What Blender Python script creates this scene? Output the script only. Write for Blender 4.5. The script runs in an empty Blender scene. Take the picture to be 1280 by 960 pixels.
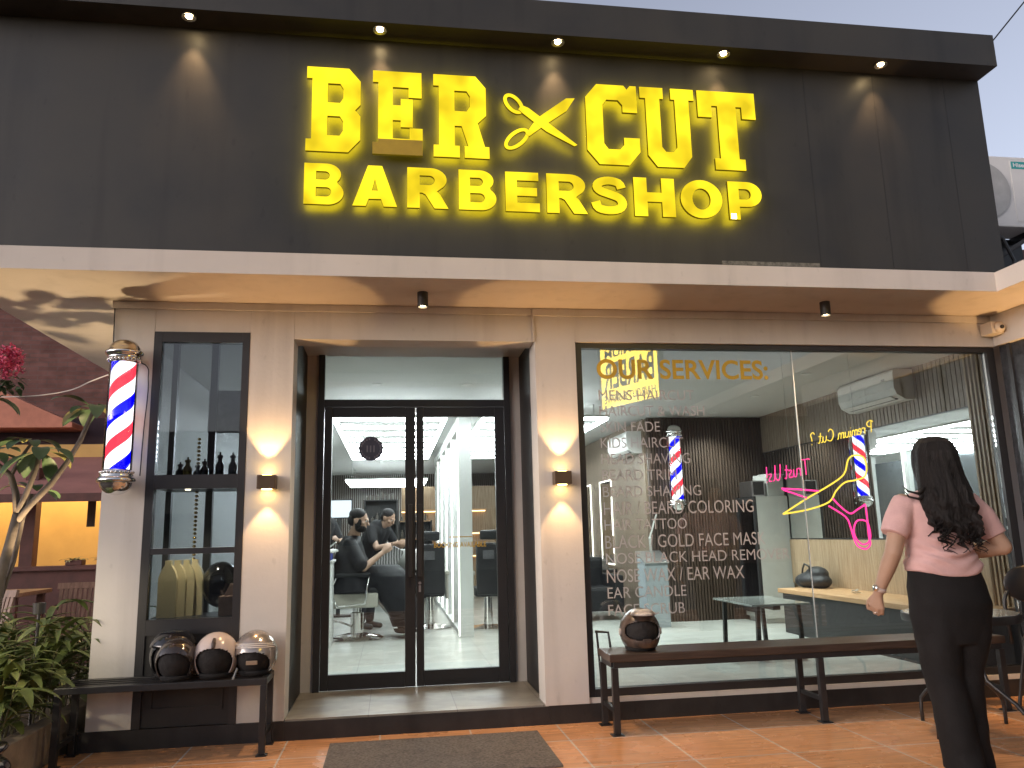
import bpy, bmesh, math, random
from mathutils import Vector, Matrix, Euler
random.seed(7)
SC = bpy.context.scene
COL = SC.collection
PI = math.pi
R = math.radians

# ------------------------------------------------------------------ camera, world, sun, exposure
cam_d = bpy.data.cameras.new("camera")
cam = bpy.data.objects.new("camera", cam_d)
COL.objects.link(cam)
SC.camera = cam
cam_d.sensor_fit = 'HORIZONTAL'
cam_d.sensor_width = 36.0
cam_d.lens = 992.09 / 1280.0 * 36.0
cam_d.clip_start = 0.05
cam_d.clip_end = 3000.0
_yaw, _pit, _rol = 0.152645, 0.186918, -0.024795
_f = Vector((math.sin(_yaw) * math.cos(_pit), math.cos(_yaw) * math.cos(_pit), math.sin(_pit)))
_r = _f.cross(Vector((0, 0, 1))).normalized()
_u = _r.cross(_f)
_c, _s = math.cos(_rol), math.sin(_rol)
_r2 = _r * _c + _u * _s
_u2 = _u * _c - _r * _s
cam.matrix_world = Matrix(((_r2.x, _u2.x, -_f.x, 0.0), (_r2.y, _u2.y, -_f.y, -5.732), (_r2.z, _u2.z, -_f.z, 1.30), (0, 0, 0, 1)))

SUN_EL, SUN_AZ = 7.0, 245.0         # dusk, low in the west behind the photographer
world = bpy.data.worlds.new("World")
SC.world = world
world.use_nodes = True
wn = world.node_tree.nodes
wl = world.node_tree.links
wn.clear()
wo = wn.new('ShaderNodeOutputWorld')
bg = wn.new('ShaderNodeBackground')
sky = wn.new('ShaderNodeTexSky')
sky.sky_type = 'NISHITA'
sky.sun_disc = False
sky.sun_elevation = R(SUN_EL)
sky.sun_rotation = R(SUN_AZ)
sky.air_density = 1.0
sky.dust_density = 3.0
sky.ozone_density = 2.0
hs = wn.new('ShaderNodeHueSaturation')
hs.inputs['Saturation'].default_value = 0.42
wl.new(sky.outputs[0], hs.inputs['Color'])
tint = wn.new('ShaderNodeMixRGB')
tint.blend_type = 'MULTIPLY'
tint.inputs[0].default_value = 1.0
tint.inputs[2].default_value = (1.0, 0.965, 1.05, 1)
wl.new(hs.outputs[0], tint.inputs[1])
wl.new(tint.outputs[0], bg.inputs[0])
bg.inputs[1].default_value = 0.15
wl.new(bg.outputs[0], wo.inputs[0])

sun_d = bpy.data.lights.new("sun", 'SUN')
sun_d.energy = 0.3
sun_d.angle = R(40)
sun_d.color = (1.0, 0.93, 0.88)
sun = bpy.data.objects.new("sun", sun_d)
COL.objects.link(sun)
_sd = Vector((math.sin(R(SUN_AZ)) * math.cos(R(SUN_EL)), math.cos(R(SUN_AZ)) * math.cos(R(SUN_EL)), math.sin(R(SUN_EL))))
sun.rotation_euler = _sd.to_track_quat('Z', 'Y').to_euler()

vs = SC.view_settings
vs.view_transform = 'Standard'
vs.look = 'None'
vs.exposure = 1.1
vs.gamma = 1.0
vs.use_curve_mapping = False
SC.render.engine = 'CYCLES'
cy = SC.cycles
cy.use_denoising = True
try:
    cy.denoiser = 'OPENIMAGEDENOISE'
except Exception:
    pass
cy.max_bounces = 9
cy.diffuse_bounces = 4
cy.glossy_bounces = 5
cy.transparent_max_bounces = 16
cy.transmission_bounces = 6
cy.caustics_reflective = False
cy.caustics_refractive = False
cy.sample_clamp_indirect = 4.0

# ------------------------------------------------------------------ materials
MATS = {}

def mat(name, col, rough=0.6, metal=0.0, var=0.12, scale=8.0, bump=0.0, bscale=60.0, coat=0.0, stretch=None, spec=0.5, sheen=0.0, rvar=0.0, streak=0.0):
    if name in MATS:
        return MATS[name]
    m = bpy.data.materials.new(name)
    m.use_nodes = True
    nt = m.node_tree
    b = nt.nodes['Principled BSDF']
    b.inputs['Roughness'].default_value = rough
    b.inputs['Metallic'].default_value = metal
    b.inputs['Coat Weight'].default_value = coat
    b.inputs['Coat Roughness'].default_value = 0.08
    b.inputs['Specular IOR Level'].default_value = spec
    b.inputs['Sheen Weight'].default_value = sheen
    tc = nt.nodes.new('ShaderNodeTexCoord')
    mp = nt.nodes.new('ShaderNodeMapping')
    if stretch:
        mp.inputs['Scale'].default_value = stretch
    nt.links.new(tc.outputs['Object'], mp.inputs[0])
    n = nt.nodes.new('ShaderNodeTexNoise')
    n.inputs['Scale'].default_value = scale
    n.inputs['Detail'].default_value = 6
    n.inputs['Roughness'].default_value = 0.6
    nt.links.new(mp.outputs[0], n.inputs['Vector'])
    cr = nt.nodes.new('ShaderNodeValToRGB')
    cr.color_ramp.elements[0].position = 0.3
    cr.color_ramp.elements[1].position = 0.7
    lo = [max(0, c * (1 - var)) for c in col]
    hi = [min(1, c * (1 + var)) for c in col]
    cr.color_ramp.elements[0].color = (*lo, 1)
    cr.color_ramp.elements[1].color = (*hi, 1)
    nt.links.new(n.outputs[0], cr.inputs[0])
    col_out = cr.outputs[0]
    if streak:
        # rain runs, dust and scuffs with shapes of their own
        for sc_, thr, k_ in (((7.0, 7.0, 0.55), (0.52, 0.74), 1 - streak), ((1.3, 1.3, 2.2), (0.60, 0.72), 1 + 0.7 * streak), ((16.0, 16.0, 9.0), (0.66, 0.72), 1 - 0.8 * streak)):
            mq = nt.nodes.new('ShaderNodeMapping')
            mq.inputs['Scale'].default_value = sc_
            nt.links.new(tc.outputs['Object'], mq.inputs[0])
            nq = nt.nodes.new('ShaderNodeTexNoise')
            nq.inputs['Scale'].default_value = 1.0
            nq.inputs['Detail'].default_value = 7
            nt.links.new(mq.outputs[0], nq.inputs['Vector'])
            rq = nt.nodes.new('ShaderNodeMapRange')
            rq.inputs[1].default_value, rq.inputs[2].default_value = thr
            rq.inputs[3].default_value, rq.inputs[4].default_value = 1.0, k_
            nt.links.new(nq.outputs[0], rq.inputs[0])
            xq = nt.nodes.new('ShaderNodeMixRGB')
            xq.blend_type = 'MULTIPLY'
            xq.inputs[0].default_value = 1.0
            nt.links.new(col_out, xq.inputs[1])
            nt.links.new(rq.outputs[0], xq.inputs[2])
            col_out = xq.outputs[0]
    nt.links.new(col_out, b.inputs['Base Color'])
    if rvar:
        mr = nt.nodes.new('ShaderNodeMapRange')
        mr.inputs[1].default_value = 0.3
        mr.inputs[2].default_value = 0.7
        mr.inputs[3].default_value = max(0.02, rough - rvar)
        mr.inputs[4].default_value = rough + rvar
        nt.links.new(n.outputs[0], mr.inputs[0])
        nt.links.new(mr.outputs[0], b.inputs['Roughness'])
    if bump:
        n2 = nt.nodes.new('ShaderNodeTexNoise')
        n2.inputs['Scale'].default_value = bscale
        n2.inputs['Detail'].default_value = 4
        nt.links.new(mp.outputs[0], n2.inputs['Vector'])
        bp = nt.nodes.new('ShaderNodeBump')
        bp.inputs['Strength'].default_value = bump
        bp.inputs['Distance'].default_value = 0.01
        nt.links.new(n2.outputs[0], bp.inputs['Height'])
        nt.links.new(bp.outputs[0], b.inputs['Normal'])
    MATS[name] = m
    return m

def emi(name, col, strength, var=0.0, scale=9.0):
    if name in MATS:
        return MATS[name]
    m = bpy.data.materials.new(name)
    m.use_nodes = True
    nt = m.node_tree
    nt.nodes.clear()
    o = nt.nodes.new('ShaderNodeOutputMaterial')
    e = nt.nodes.new('ShaderNodeEmission')
    e.inputs[0].default_value = (*col, 1)
    e.inputs[1].default_value = strength
    if var:
        tc = nt.nodes.new('ShaderNodeTexCoord')
        n = nt.nodes.new('ShaderNodeTexNoise')
        n.inputs['Scale'].default_value = scale
        n.inputs['Detail'].default_value = 1.5
        nt.links.new(tc.outputs['Object'], n.inputs['Vector'])
        mr = nt.nodes.new('ShaderNodeMapRange')
        mr.inputs[1].default_value = 0.3
        mr.inputs[2].default_value = 0.7
        mr.inputs[3].default_value = strength * (1 - var)
        mr.inputs[4].default_value = strength * (1 + var)
        nt.links.new(n.outputs[0], mr.inputs[0])
        nt.links.new(mr.outputs[0], e.inputs[1])
    nt.links.new(e.outputs[0], o.inputs[0])
    MATS[name] = m
    return m

def glass(name, tintc=(0.95, 0.97, 0.96), refl=1.6, base=0.02):
    if name in MATS:
        return MATS[name]
    m = bpy.data.materials.new(name)
    m.use_nodes = True
    nt = m.node_tree
    nt.nodes.clear()
    o = nt.nodes.new('ShaderNodeOutputMaterial')
    t = nt.nodes.new('ShaderNodeBsdfTransparent')
    t.inputs[0].default_value = (*tintc, 1)
    g = nt.nodes.new('ShaderNodeBsdfGlossy')
    g.inputs['Roughness'].default_value = 0.0
    fr = nt.nodes.new('ShaderNodeFresnel')
    fr.inputs[0].default_value = 1.45
    ml = nt.nodes.new('ShaderNodeMath')
    ml.operation = 'MULTIPLY_ADD'
    ml.inputs[1].default_value = refl
    ml.inputs[2].default_value = base
    ml.use_clamp = True
    nt.links.new(fr.outputs[0], ml.inputs[0])
    mx = nt.nodes.new('ShaderNodeMixShader')
    nt.links.new(ml.outputs[0], mx.inputs[0])
    nt.links.new(t.outputs[0], mx.inputs[1])
    nt.links.new(g.outputs[0], mx.inputs[2])
    nt.links.new(mx.outputs[0], o.inputs[0])
    MATS[name] = m
    return m

def grain(name, cols, axis='Z', scale=6.0, stretch=14.0, rough=0.45, spec=0.4, seam=0.0):
    """wood: long streaks of colour along one axis"""
    if name in MATS:
        return MATS[name]
    m = bpy.data.materials.new(name)
    m.use_nodes = True
    nt = m.node_tree
    b = nt.nodes['Principled BSDF']
    b.inputs['Roughness'].default_value = rough
    b.inputs['Specular IOR Level'].default_value = spec
    tc = nt.nodes.new('ShaderNodeTexCoord')
    mp = nt.nodes.new('ShaderNodeMapping')
    s = [stretch] * 3
    s['XYZ'.index(axis)] = 0.8
    mp.inputs['Scale'].default_value = s
    nt.links.new(tc.outputs['Object'], mp.inputs[0])
    n = nt.nodes.new('ShaderNodeTexNoise')
    n.inputs['Scale'].default_value = scale
    n.inputs['Detail'].default_value = 8
    n.inputs['Distortion'].default_value = 0.4
    nt.links.new(mp.outputs[0], n.inputs['Vector'])
    cr = nt.nodes.new('ShaderNodeValToRGB')
    cr.color_ramp.elements[0].position = 0.28
    cr.color_ramp.elements[1].position = 0.72
    cr.color_ramp.elements[0].color = (*cols[0], 1)
    cr.color_ramp.elements[1].color = (*cols[1], 1)
    nt.links.new(n.outputs[0], cr.inputs[0])
    nt.links.new(cr.outputs[0], b.inputs['Base Color'])
    bp = nt.nodes.new('ShaderNodeBump')
    bp.inputs['Strength'].default_value = 0.15
    nt.links.new(n.outputs[0], bp.inputs['Height'])
    nt.links.new(bp.outputs[0], b.inputs['Normal'])
    MATS[name] = m
    return m

# ------------------------------------------------------------------ mesh building
class MB:
    def __init__(self):
        self.bm = bmesh.new()

    def box(self, x0, x1, y0, y1, z0, z1, bev=0.0, rot=None, piv=None):
        vs_ = [self.bm.verts.new(p) for p in ((x0, y0, z0), (x1, y0, z0), (x1, y1, z0), (x0, y1, z0), (x0, y0, z1), (x1, y0, z1), (x1, y1, z1), (x0, y1, z1))]
        fs = [self.bm.faces.new([vs_[i] for i in q]) for q in ((0, 3, 2, 1), (4, 5, 6, 7), (0, 1, 5, 4), (1, 2, 6, 5), (2, 3, 7, 6), (3, 0, 4, 7))]
        if rot is not None:
            pv = Vector(piv) if piv is not None else Vector(((x0 + x1) / 2, (y0 + y1) / 2, (z0 + z1) / 2))
            M = Euler(rot).to_matrix()
            for v in vs_:
                v.co = M @ (v.co - pv) + pv
        if bev > 0:
            es = list({e for f in fs for e in f.edges})
            bmesh.ops.bevel(self.bm, geom=es, offset=bev, segments=2, affect='EDGES', profile=0.6)
        return self

    def bar(self, p0, p1, w, h=None, up=(0, 0, 1)):
        """square bar between two points"""
        h = h or w
        p0, p1 = Vector(p0), Vector(p1)
        d = (p1 - p0).normalized()
        a = d.cross(Vector(up))
        if a.length < 1e-4:
            a = d.cross(Vector((0, 1, 0)))
        a.normalize()
        b = a.cross(d).normalized()
        a *= w / 2
        b *= h / 2
        q = [self.bm.verts.new(p + s * a + t * b) for p in (p0, p1) for s, t in ((-1, -1), (1, -1), (1, 1), (-1, 1))]
        for f in ((0, 1, 2, 3), (7, 6, 5, 4), (0, 4, 5, 1), (1, 5, 6, 2), (2, 6, 7, 3), (3, 7, 4, 0)):
            self.bm.faces.new([q[i] for i in f])
        return self

    def tube(self, pts, r, seg=8, caps=True):
        pts = [Vector(p) for p in pts]
        rs = r if isinstance(r, (list, tuple)) else [r] * len(pts)
        rings = []
        ref = None
        for i, p in enumerate(pts):
            d = (pts[min(i + 1, len(pts) - 1)] - pts[max(i - 1, 0)])
            if d.length < 1e-9:
                d = Vector((0, 0, 1))
            d.normalize()
            if ref is None:
                ref = Vector((0, 0, 1)) if abs(d.z) < 0.9 else Vector((0, 1, 0))
            a = d.cross(ref)
            if a.length < 1e-4:
                a = d.cross(Vector((1, 0, 0)))
            a.normalize()
            b = a.cross(d).normalized()
            ref = b
            rings.append([self.bm.verts.new(p + rs[i] * (math.cos(2 * PI * k / seg) * a + math.sin(2 * PI * k / seg) * b)) for k in range(seg)])
        for i in range(len(rings) - 1):
            for k in range(seg):
                self.bm.faces.new((rings[i][k], rings[i][(k + 1) % seg], rings[i + 1][(k + 1) % seg], rings[i + 1][k]))
        if caps:
            self.bm.faces.new(rings[0][::-1])
            self.bm.faces.new(rings[-1])
        return self

    def lathe(self, prof, c=(0, 0, 0), seg=32, axis=None):
        """prof: [(radius, height)...] about the vertical axis through c"""
        c = Vector(c)
        M = Matrix.Identity(3) if axis is None else Vector((0, 0, 1)).rotation_difference(Vector(axis)).to_matrix()
        rings = []
        for r, z in prof:
            if r < 1e-5:
                rings.append([self.bm.verts.new(c + M @ Vector((0, 0, z)))])
            else:
                rings.append([self.bm.verts.new(c + M @ Vector((r * math.cos(2 * PI * k / seg), r * math.sin(2 * PI * k / seg), z))) for k in range(seg)])
        for i in range(len(rings) - 1):
            a, b = rings[i], rings[i + 1]
            for k in range(seg):
                k2 = (k + 1) % seg
                if len(a) == 1 and len(b) == 1:
                    continue
                if len(a) == 1:
                    self.bm.faces.new((a[0], b[k2], b[k]))
                elif len(b) == 1:
                    self.bm.faces.new((a[k], a[k2], b[0]))
                else:
                    self.bm.faces.new((a[k], a[k2], b[k2], b[k]))
        if len(rings[0]) > 1:
            self.bm.faces.new(rings[0][::-1])
        if len(rings[-1]) > 1:
            self.bm.faces.new(rings[-1])
        return self

    def cyl(self, p0, p1, r, seg=16):
        return self.tube([p0, p1], r, seg)

    def ell(self, c, r, seg=20, rings=12, rot=None):
        c = Vector(c)
        r = Vector(r) if not isinstance(r, (int, float)) else Vector((r, r, r))
        M = Euler(rot).to_matrix() if rot else Matrix.Identity(3)
        rr = []
        for i in range(rings + 1):
            t = PI * i / rings
            if i in (0, rings):
                rr.append([self.bm.verts.new(c + M @ Vector((0, 0, r.z * math.cos(t))))])
            else:
                rr.append([self.bm.verts.new(c + M @ Vector((r.x * math.sin(t) * math.cos(2 * PI * k / seg), r.y * math.sin(t) * math.sin(2 * PI * k / seg), r.z * math.cos(t)))) for k in range(seg)])
        for i in range(rings):
            a, b = rr[i], rr[i + 1]
            for k in range(seg):
                k2 = (k + 1) % seg
                if len(a) == 1:
                    self.bm.faces.new((a[0], b[k], b[k2]))
                elif len(b) == 1:
                    self.bm.faces.new((a[k2], a[k], b[0]))
                else:
                    self.bm.faces.new((a[k], b[k], b[k2], a[k2]))
        return self

    def loft(self, secs, seg=28, power=2.3):
        """secs: (cx, cy, z, half width, half depth): stacked super-ellipses, closed"""
        rings = []
        for cx, cy_, z, a, b in secs:
            ring = []
            for k in range(seg):
                t = 2 * PI * k / seg
                ct, st = math.cos(t), math.sin(t)
                ring.append(self.bm.verts.new((cx + a * math.copysign(abs(ct) ** (2 / power), ct), cy_ + b * math.copysign(abs(st) ** (2 / power), st), z)))
            rings.append(ring)
        for i in range(len(rings) - 1):
            for k in range(seg):
                self.bm.faces.new((rings[i][k], rings[i][(k + 1) % seg], rings[i + 1][(k + 1) % seg], rings[i + 1][k]))
        self.bm.faces.new(rings[0][::-1])
        self.bm.faces.new(rings[-1])
        return self

    def cap(self, p0, r0, p1, r1, seg=16):
        """tapered capsule"""
        p0, p1 = Vector(p0), Vector(p1)
        d = (p1 - p0).normalized()
        pts, rs = [], []
        for i in range(5):
            a = PI / 2 * (1 - i / 4)
            pts.append(p0 - d * r0 * math.sin(a))
            rs.append(max(1e-4, r0 * math.cos(a)))
        for i in range(5):
            a = PI / 2 * (i / 4)
            pts.append(p1 + d * r1 * math.sin(a))
            rs.append(max(1e-4, r1 * math.cos(a)))
        # keep the direction steady at the tips
        return self.tube(pts, rs, seg)

    def poly(self, pts):
        self.bm.faces.new([self.bm.verts.new(p) for p in pts])
        return self

    def prism(self, outline, ax, t0, t1):
        """outline of 2D points extruded along axis ax from t0 to t1 (ax 'x': points are (y,z); 'y': (x,z); 'z': (x,y))"""
        def P(p, t):
            return {'x': (t, p[0], p[1]), 'y': (p[0], t, p[1]), 'z': (p[0], p[1], t)}[ax]
        a = [self.bm.verts.new(P(p, t0)) for p in outline]
        b = [self.bm.verts.new(P(p, t1)) for p in outline]
        n = len(outline)
        self.bm.faces.new(a)
        self.bm.faces.new(b[::-1])
        for i in range(n):
            self.bm.faces.new((a[i], b[i], b[(i + 1) % n], a[(i + 1) % n]))
        return self

    def mesh(self, name, smooth=False):
        bmesh.ops.recalc_face_normals(self.bm, faces=self.bm.faces)
        me = bpy.data.meshes.new(name)
        self.bm.to_mesh(me)
        self.bm.free()
        if smooth:
            for p in me.polygons:
                p.use_smooth = True
        return me

WLOC = {}

def link(o, parent=None):
    COL.objects.link(o)
    if parent is not None:
        o.parent = parent
    return o

def put(name, me, m, parent=None, label=None, origin=None):
    """link a mesh whose vertices are in world coordinates, as a part of parent or as a top-level object with its origin at origin"""
    o = bpy.data.objects.new(name, me)
    link(o, parent)
    org = Vector(WLOC[parent.name]) if parent is not None else Vector(origin or (0, 0, 0))
    me.transform(Matrix.Translation(-org))
    if parent is None:
        o.location = org
    WLOC[o.name] = org
    ms = m if isinstance(m, (list, tuple)) else [m]
    for k in ms:
        if k is not None and len(me.materials) < len(ms):
            me.materials.append(k)
    if label:
        o['label'] = label
    return o

def P(name, mb, m, parent=None, smooth=False, label=None, origin=None, auto=None):
    me = mb.mesh(name, smooth)
    o = put(name, me, m, parent, label, origin)
    if auto:
        me.set_sharp_from_angle(angle=R(auto)) if hasattr(me, 'set_sharp_from_angle') else None
    return o

def tag(o, label, cat, group=None):
    o['label'] = label
    o['category'] = cat
    if group:
        o['group'] = group
    return o

def thing(name, loc, label, cat, group=None):
    o = bpy.data.objects.new(name, None)
    o.empty_display_size = 0.1
    COL.objects.link(o)
    o.location = loc
    WLOC[o.name] = Vector(loc)
    return tag(o, label, cat, group)

def Ps(name, boxes, m, parent):
    for b_ in boxes:
        P(name, MB().box(*b_), m, parent)

def struct(name, mb, m, smooth=False):
    o = P(name, mb, m, None, smooth)
    o['kind'] = 'structure'
    return o

def dup(src, loc, label=None, group=None, rotz=None):
    def cp(o, par):
        c = o.copy()
        COL.objects.link(c)
        if par is not None:
            c.parent = par
        for ch in list(o.children):
            cp(ch, c)
        return c
    r = cp(src, None)
    r.location = loc
    WLOC[r.name] = Vector(loc)
    if rotz is not None:
        r.rotation_euler = (0, 0, rotz)
    if label:
        r['label'] = label
    if group:
        r['group'] = group
    return r

def evaluated(o):
    dg = bpy.context.evaluated_depsgraph_get()
    dg.update()
    me = bpy.data.meshes.new_from_object(o.evaluated_get(dg))
    return me

def remeshed(mb, voxel, smooth_it=6):
    """one continuous surface out of overlapping closed volumes"""
    me = mb.mesh('tmp')
    o = bpy.data.objects.new('tmp', me)
    COL.objects.link(o)
    r = o.modifiers.new('r', 'REMESH')
    r.mode = 'VOXEL'
    r.voxel_size = voxel
    s = o.modifiers.new('s', 'SMOOTH')
    s.factor = 0.5
    s.iterations = smooth_it
    out = evaluated(o)
    bpy.data.objects.remove(o)
    bpy.data.meshes.remove(me)
    for p in out.polygons:
        p.use_smooth = True
    return out

def text_mesh(s, x0, x1, z0, z1, bold=0.0, extr=0.0, keep=False, font_space=1.0, shear=0.0):
    """flat lettering fitted into a box of the XZ plane at y = 0 facing -Y"""
    cu = bpy.data.curves.new('txt', 'FONT')
    cu.body = s
    cu.size = 1.0
    cu.offset = bold
    cu.extrude = 0.5 if extr else 0.0
    cu.resolution_u = 5
    cu.space_character = font_space
    cu.shear = shear
    o = bpy.data.objects.new('txt', cu)
    COL.objects.link(o)
    me = evaluated(o)
    bpy.data.objects.remove(o)
    bpy.data.curves.remove(cu)
    xs = [v.co.x for v in me.vertices]
    ys = [v.co.y for v in me.vertices]
    ax, bx, ay, by = min(xs), max(xs), min(ys), max(ys)
    for v in me.vertices:
        x = x0 + (v.co.x - ax) / (bx - ax) * (x1 - x0)
        z = z0 + (v.co.y - ay) / (by - ay) * (z1 - z0)
        v.co = (x, (0.5 - v.co.z) * extr if extr else 0.0, z)
    if extr:
        bm = bmesh.new()
        bm.from_mesh(me)
        bmesh.ops.remove_doubles(bm, verts=bm.verts, dist=1e-5)
        bmesh.ops.recalc_face_normals(bm, faces=bm.faces)
        bm.to_mesh(me)
        bm.free()
    return me

def poly_letter(splines, x0, x1, z0, z1, extr):
    """letter from outline + holes on a unit square, solid from y=0 to y=extr"""
    cu = bpy.data.curves.new('pl', 'CURVE')
    cu.dimensions = '2D'
    cu.fill_mode = 'BOTH'
    cu.extrude = 0.5
    for sp in splines:
        s = cu.splines.new('POLY')
        s.points.add(len(sp) - 1)
        for i, (x, y) in enumerate(sp):
            s.points[i].co = (x, y, 0, 1)
        s.use_cyclic_u = True
    o = bpy.data.objects.new('pl', cu)
    COL.objects.link(o)
    me = evaluated(o)
    bpy.data.objects.remove(o)
    bpy.data.curves.remove(cu)
    for v in me.vertices:
        x, y, z = v.co
        v.co = (x0 + x * (x1 - x0), (0.5 - z) * extr, z0 + y * (z1 - z0))
    bm = bmesh.new()
    bm.from_mesh(me)
    bmesh.ops.remove_doubles(bm, verts=bm.verts, dist=1e-5)
    bmesh.ops.recalc_face_normals(bm, faces=bm.faces)
    bm.to_mesh(me)
    bm.free()
    return me

def smooth_path(p, n=4):
    out = []
    L = len(p)
    for i in range(L - 1):
        p0, p1, p2, p3 = p[max(i - 1, 0)], p[i], p[i + 1], p[min(i + 2, L - 1)]
        for k in range(n):
            t = k / n
            out.append(tuple(0.5 * ((2 * b) + (-a + c) * t + (2 * a - 5 * b + 4 * c - d) * t * t + (-a + 3 * b - 3 * c + d) * t ** 3) for a, b, c, d in zip(p0, p1, p2, p3)))
    out.append(tuple(p[-1]))
    return out

def lamp(name, kind, loc, energy, col, parent=None, **kw):
    d = bpy.data.lights.new(name, kind)
    d.energy = energy
    d.color = col
    for k, v in kw.items():
        if k != 'aim':
            setattr(d, k, v)
    o = bpy.data.objects.new(name, d)
    COL.objects.link(o)
    loc = Vector(loc)
    if parent is not None:
        o.parent = parent
        o.location = loc - Vector(WLOC[parent.name])
    else:
        o.location = loc
    if 'aim' in kw:
        o.rotation_euler = (Vector(kw['aim']) - loc).to_track_quat('-Z', 'Y').to_euler()
    return o
# ------------------------------------------------------------------ setting materials
def tiles(name, c1, c2, mortar, bw, rh, off=(0, 0), rough=0.3, grain_axis=None, msize=0.004, offset=0.0, bump=0.25, spec=0.5, wear=0.0):
    m = bpy.data.materials.new(name)
    m.use_nodes = True
    nt = m.node_tree
    L = nt.links
    b = nt.nodes['Principled BSDF']
    b.inputs['Specular IOR Level'].default_value = spec
    tc = nt.nodes.new('ShaderNodeTexCoord')
    mp = nt.nodes.new('ShaderNodeMapping')
    mp.inputs['Location'].default_value = (off[0], off[1], 0)
    L.new(tc.outputs['Object'], mp.inputs[0])
    br = nt.nodes.new('ShaderNodeTexBrick')
    br.offset = offset
    br.inputs['Color1'].default_value = (*c1, 1)
    br.inputs['Color2'].default_value = (*c2, 1)
    br.inputs['Mortar'].default_value = (*mortar, 1)
    br.inputs['Scale'].default_value = 1.0
    br.inputs['Mortar Size'].default_value = msize
    br.inputs['Mortar Smooth'].default_value = 0.1
    br.inputs['Brick Width'].default_value = bw
    br.inputs['Row Height'].default_value = rh
    L.new(mp.outputs[0], br.inputs['Vector'])
    n = nt.nodes.new('ShaderNodeTexNoise')
    mp2 = nt.nodes.new('ShaderNodeMapping')
    if grain_axis == 'X':
        mp2.inputs['Scale'].default_value = (1.2, 14, 1)
    else:
        mp2.inputs['Scale'].default_value = (1.5, 2.5, 2)
    L.new(tc.outputs['Object'], mp2.inputs[0])
    L.new(mp2.outputs[0], n.inputs['Vector'])
    n.inputs['Scale'].default_value = 2.6
    n.inputs['Detail'].default_value = 7
    n.inputs['Distortion'].default_value = 0.0 if wear else 0.5
    mr = nt.nodes.new('ShaderNodeMapRange')
    mr.inputs[1].default_value = 0.25
    mr.inputs[2].default_value = 0.75
    mr.inputs[3].default_value = 0.85 if wear else 0.66
    mr.inputs[4].default_value = 1.12 if wear else 1.28
    L.new(n.outputs[0], mr.inputs[0])
    mx = nt.nodes.new('ShaderNodeMixRGB')
    mx.blend_type = 'MULTIPLY'
    mx.inputs[0].default_value = 1.0
    L.new(br.outputs[0], mx.inputs[1])
    L.new(mr.outputs[0], mx.inputs[2])
    L.new(mx.outputs[0], b.inputs['Base Color'])
    n3 = nt.nodes.new('ShaderNodeTexNoise')
    n3.inputs['Scale'].default_value = 3.2
    n3.inputs['Detail'].default_value = 5
    L.new(tc.outputs['Object'], n3.inputs['Vector'])
    mr2 = nt.nodes.new('ShaderNodeMapRange')
    mr2.inputs[1].default_value = 0.3
    mr2.inputs[2].default_value = 0.7
    mr2.inputs[3].default_value = rough - 0.02 if wear else max(0.05, rough - 0.06)
    mr2.inputs[4].default_value = rough + 0.03 if wear else rough + 0.10
    L.new(n3.outputs[0], mr2.inputs[0])
    L.new(mr2.outputs[0], b.inputs['Roughness'])
    bp = nt.nodes.new('ShaderNodeBump')
    bp.inputs['Strength'].default_value = bump
    bp.inputs['Distance'].default_value = 0.004
    bp.invert = True
    L.new(br.outputs['Fac'], bp.inputs['Height'])
    L.new(bp.outputs[0], b.inputs['Normal'])
    return m

m_terr = tiles('terrace_tile', (0.70, 0.36, 0.175), (0.58, 0.29, 0.135), (0.66, 0.57, 0.49), 0.6, 0.6, (0.07, 0.45), 0.24, 'X', 0.006)
m_intile = tiles('shop_tile', (0.40, 0.41, 0.38), (0.34, 0.35, 0.325), (0.26, 0.26, 0.25), 1.2, 0.6, (0.3, 0.2), 0.3, None, 0.005, 0.0, 0.1, 0.5, 0.5)
m_step = tiles('step_tile', (0.27, 0.25, 0.21), (0.25, 0.23, 0.19), (0.15, 0.14, 0.12), 0.6, 1.2, (0.15, 0.0), 0.38, None, 0.003)
m_asph = mat('asphalt', (0.05, 0.05, 0.052), 0.9, var=0.3, scale=3, bump=0.4, bscale=90)
m_soil = mat('soil', (0.06, 0.045, 0.032), 0.95, var=0.4, scale=14, bump=0.6, bscale=30)
m_wall = mat('painted_wall', (0.57, 0.548, 0.515), 0.75, var=0.06, scale=1.7, bump=0.10, bscale=38, streak=0.13)
m_soff = mat('painted_soffit', (0.62, 0.56, 0.50), 0.8, var=0.05, scale=1.5, bump=0.06, bscale=30, streak=0.10)
m_fasc = mat('charcoal_cladding', (0.033, 0.031, 0.027), 0.5, var=0.25, scale=1.6, bump=0.08, bscale=7, rvar=0.12, streak=0.30)
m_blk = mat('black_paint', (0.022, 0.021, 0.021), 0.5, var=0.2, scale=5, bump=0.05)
m_frame = mat('black_aluminium', (0.026, 0.026, 0.028), 0.38, var=0.15, scale=6)
m_plinth = mat('black_plinth', (0.022, 0.020, 0.020), 0.55, var=0.4, scale=4, bump=0.1, streak=0.4)
m_glass = glass('window_glass', (0.93, 0.96, 0.945), 1.5, 0.03)
m_iwall = mat('indoor_white', (0.62, 0.63, 0.61), 0.6, var=0.04, scale=2)
m_iceil = mat('indoor_ceiling', (0.50, 0.50, 0.48), 0.7, var=0.05, scale=1.2)
m_dslat = grain('dark_slat_wood', ((0.040, 0.026, 0.019), (0.085, 0.058, 0.042)), 'Z', 5, 16, 0.45)
m_lslat = grain('pale_slat_wood', ((0.16, 0.12, 0.085), (0.27, 0.21, 0.155)), 'Z', 5, 16, 0.5)
m_oak = grain('oak_panel', ((0.30, 0.20, 0.115), (0.46, 0.34, 0.22)), 'Z', 4, 11, 0.45)
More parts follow.
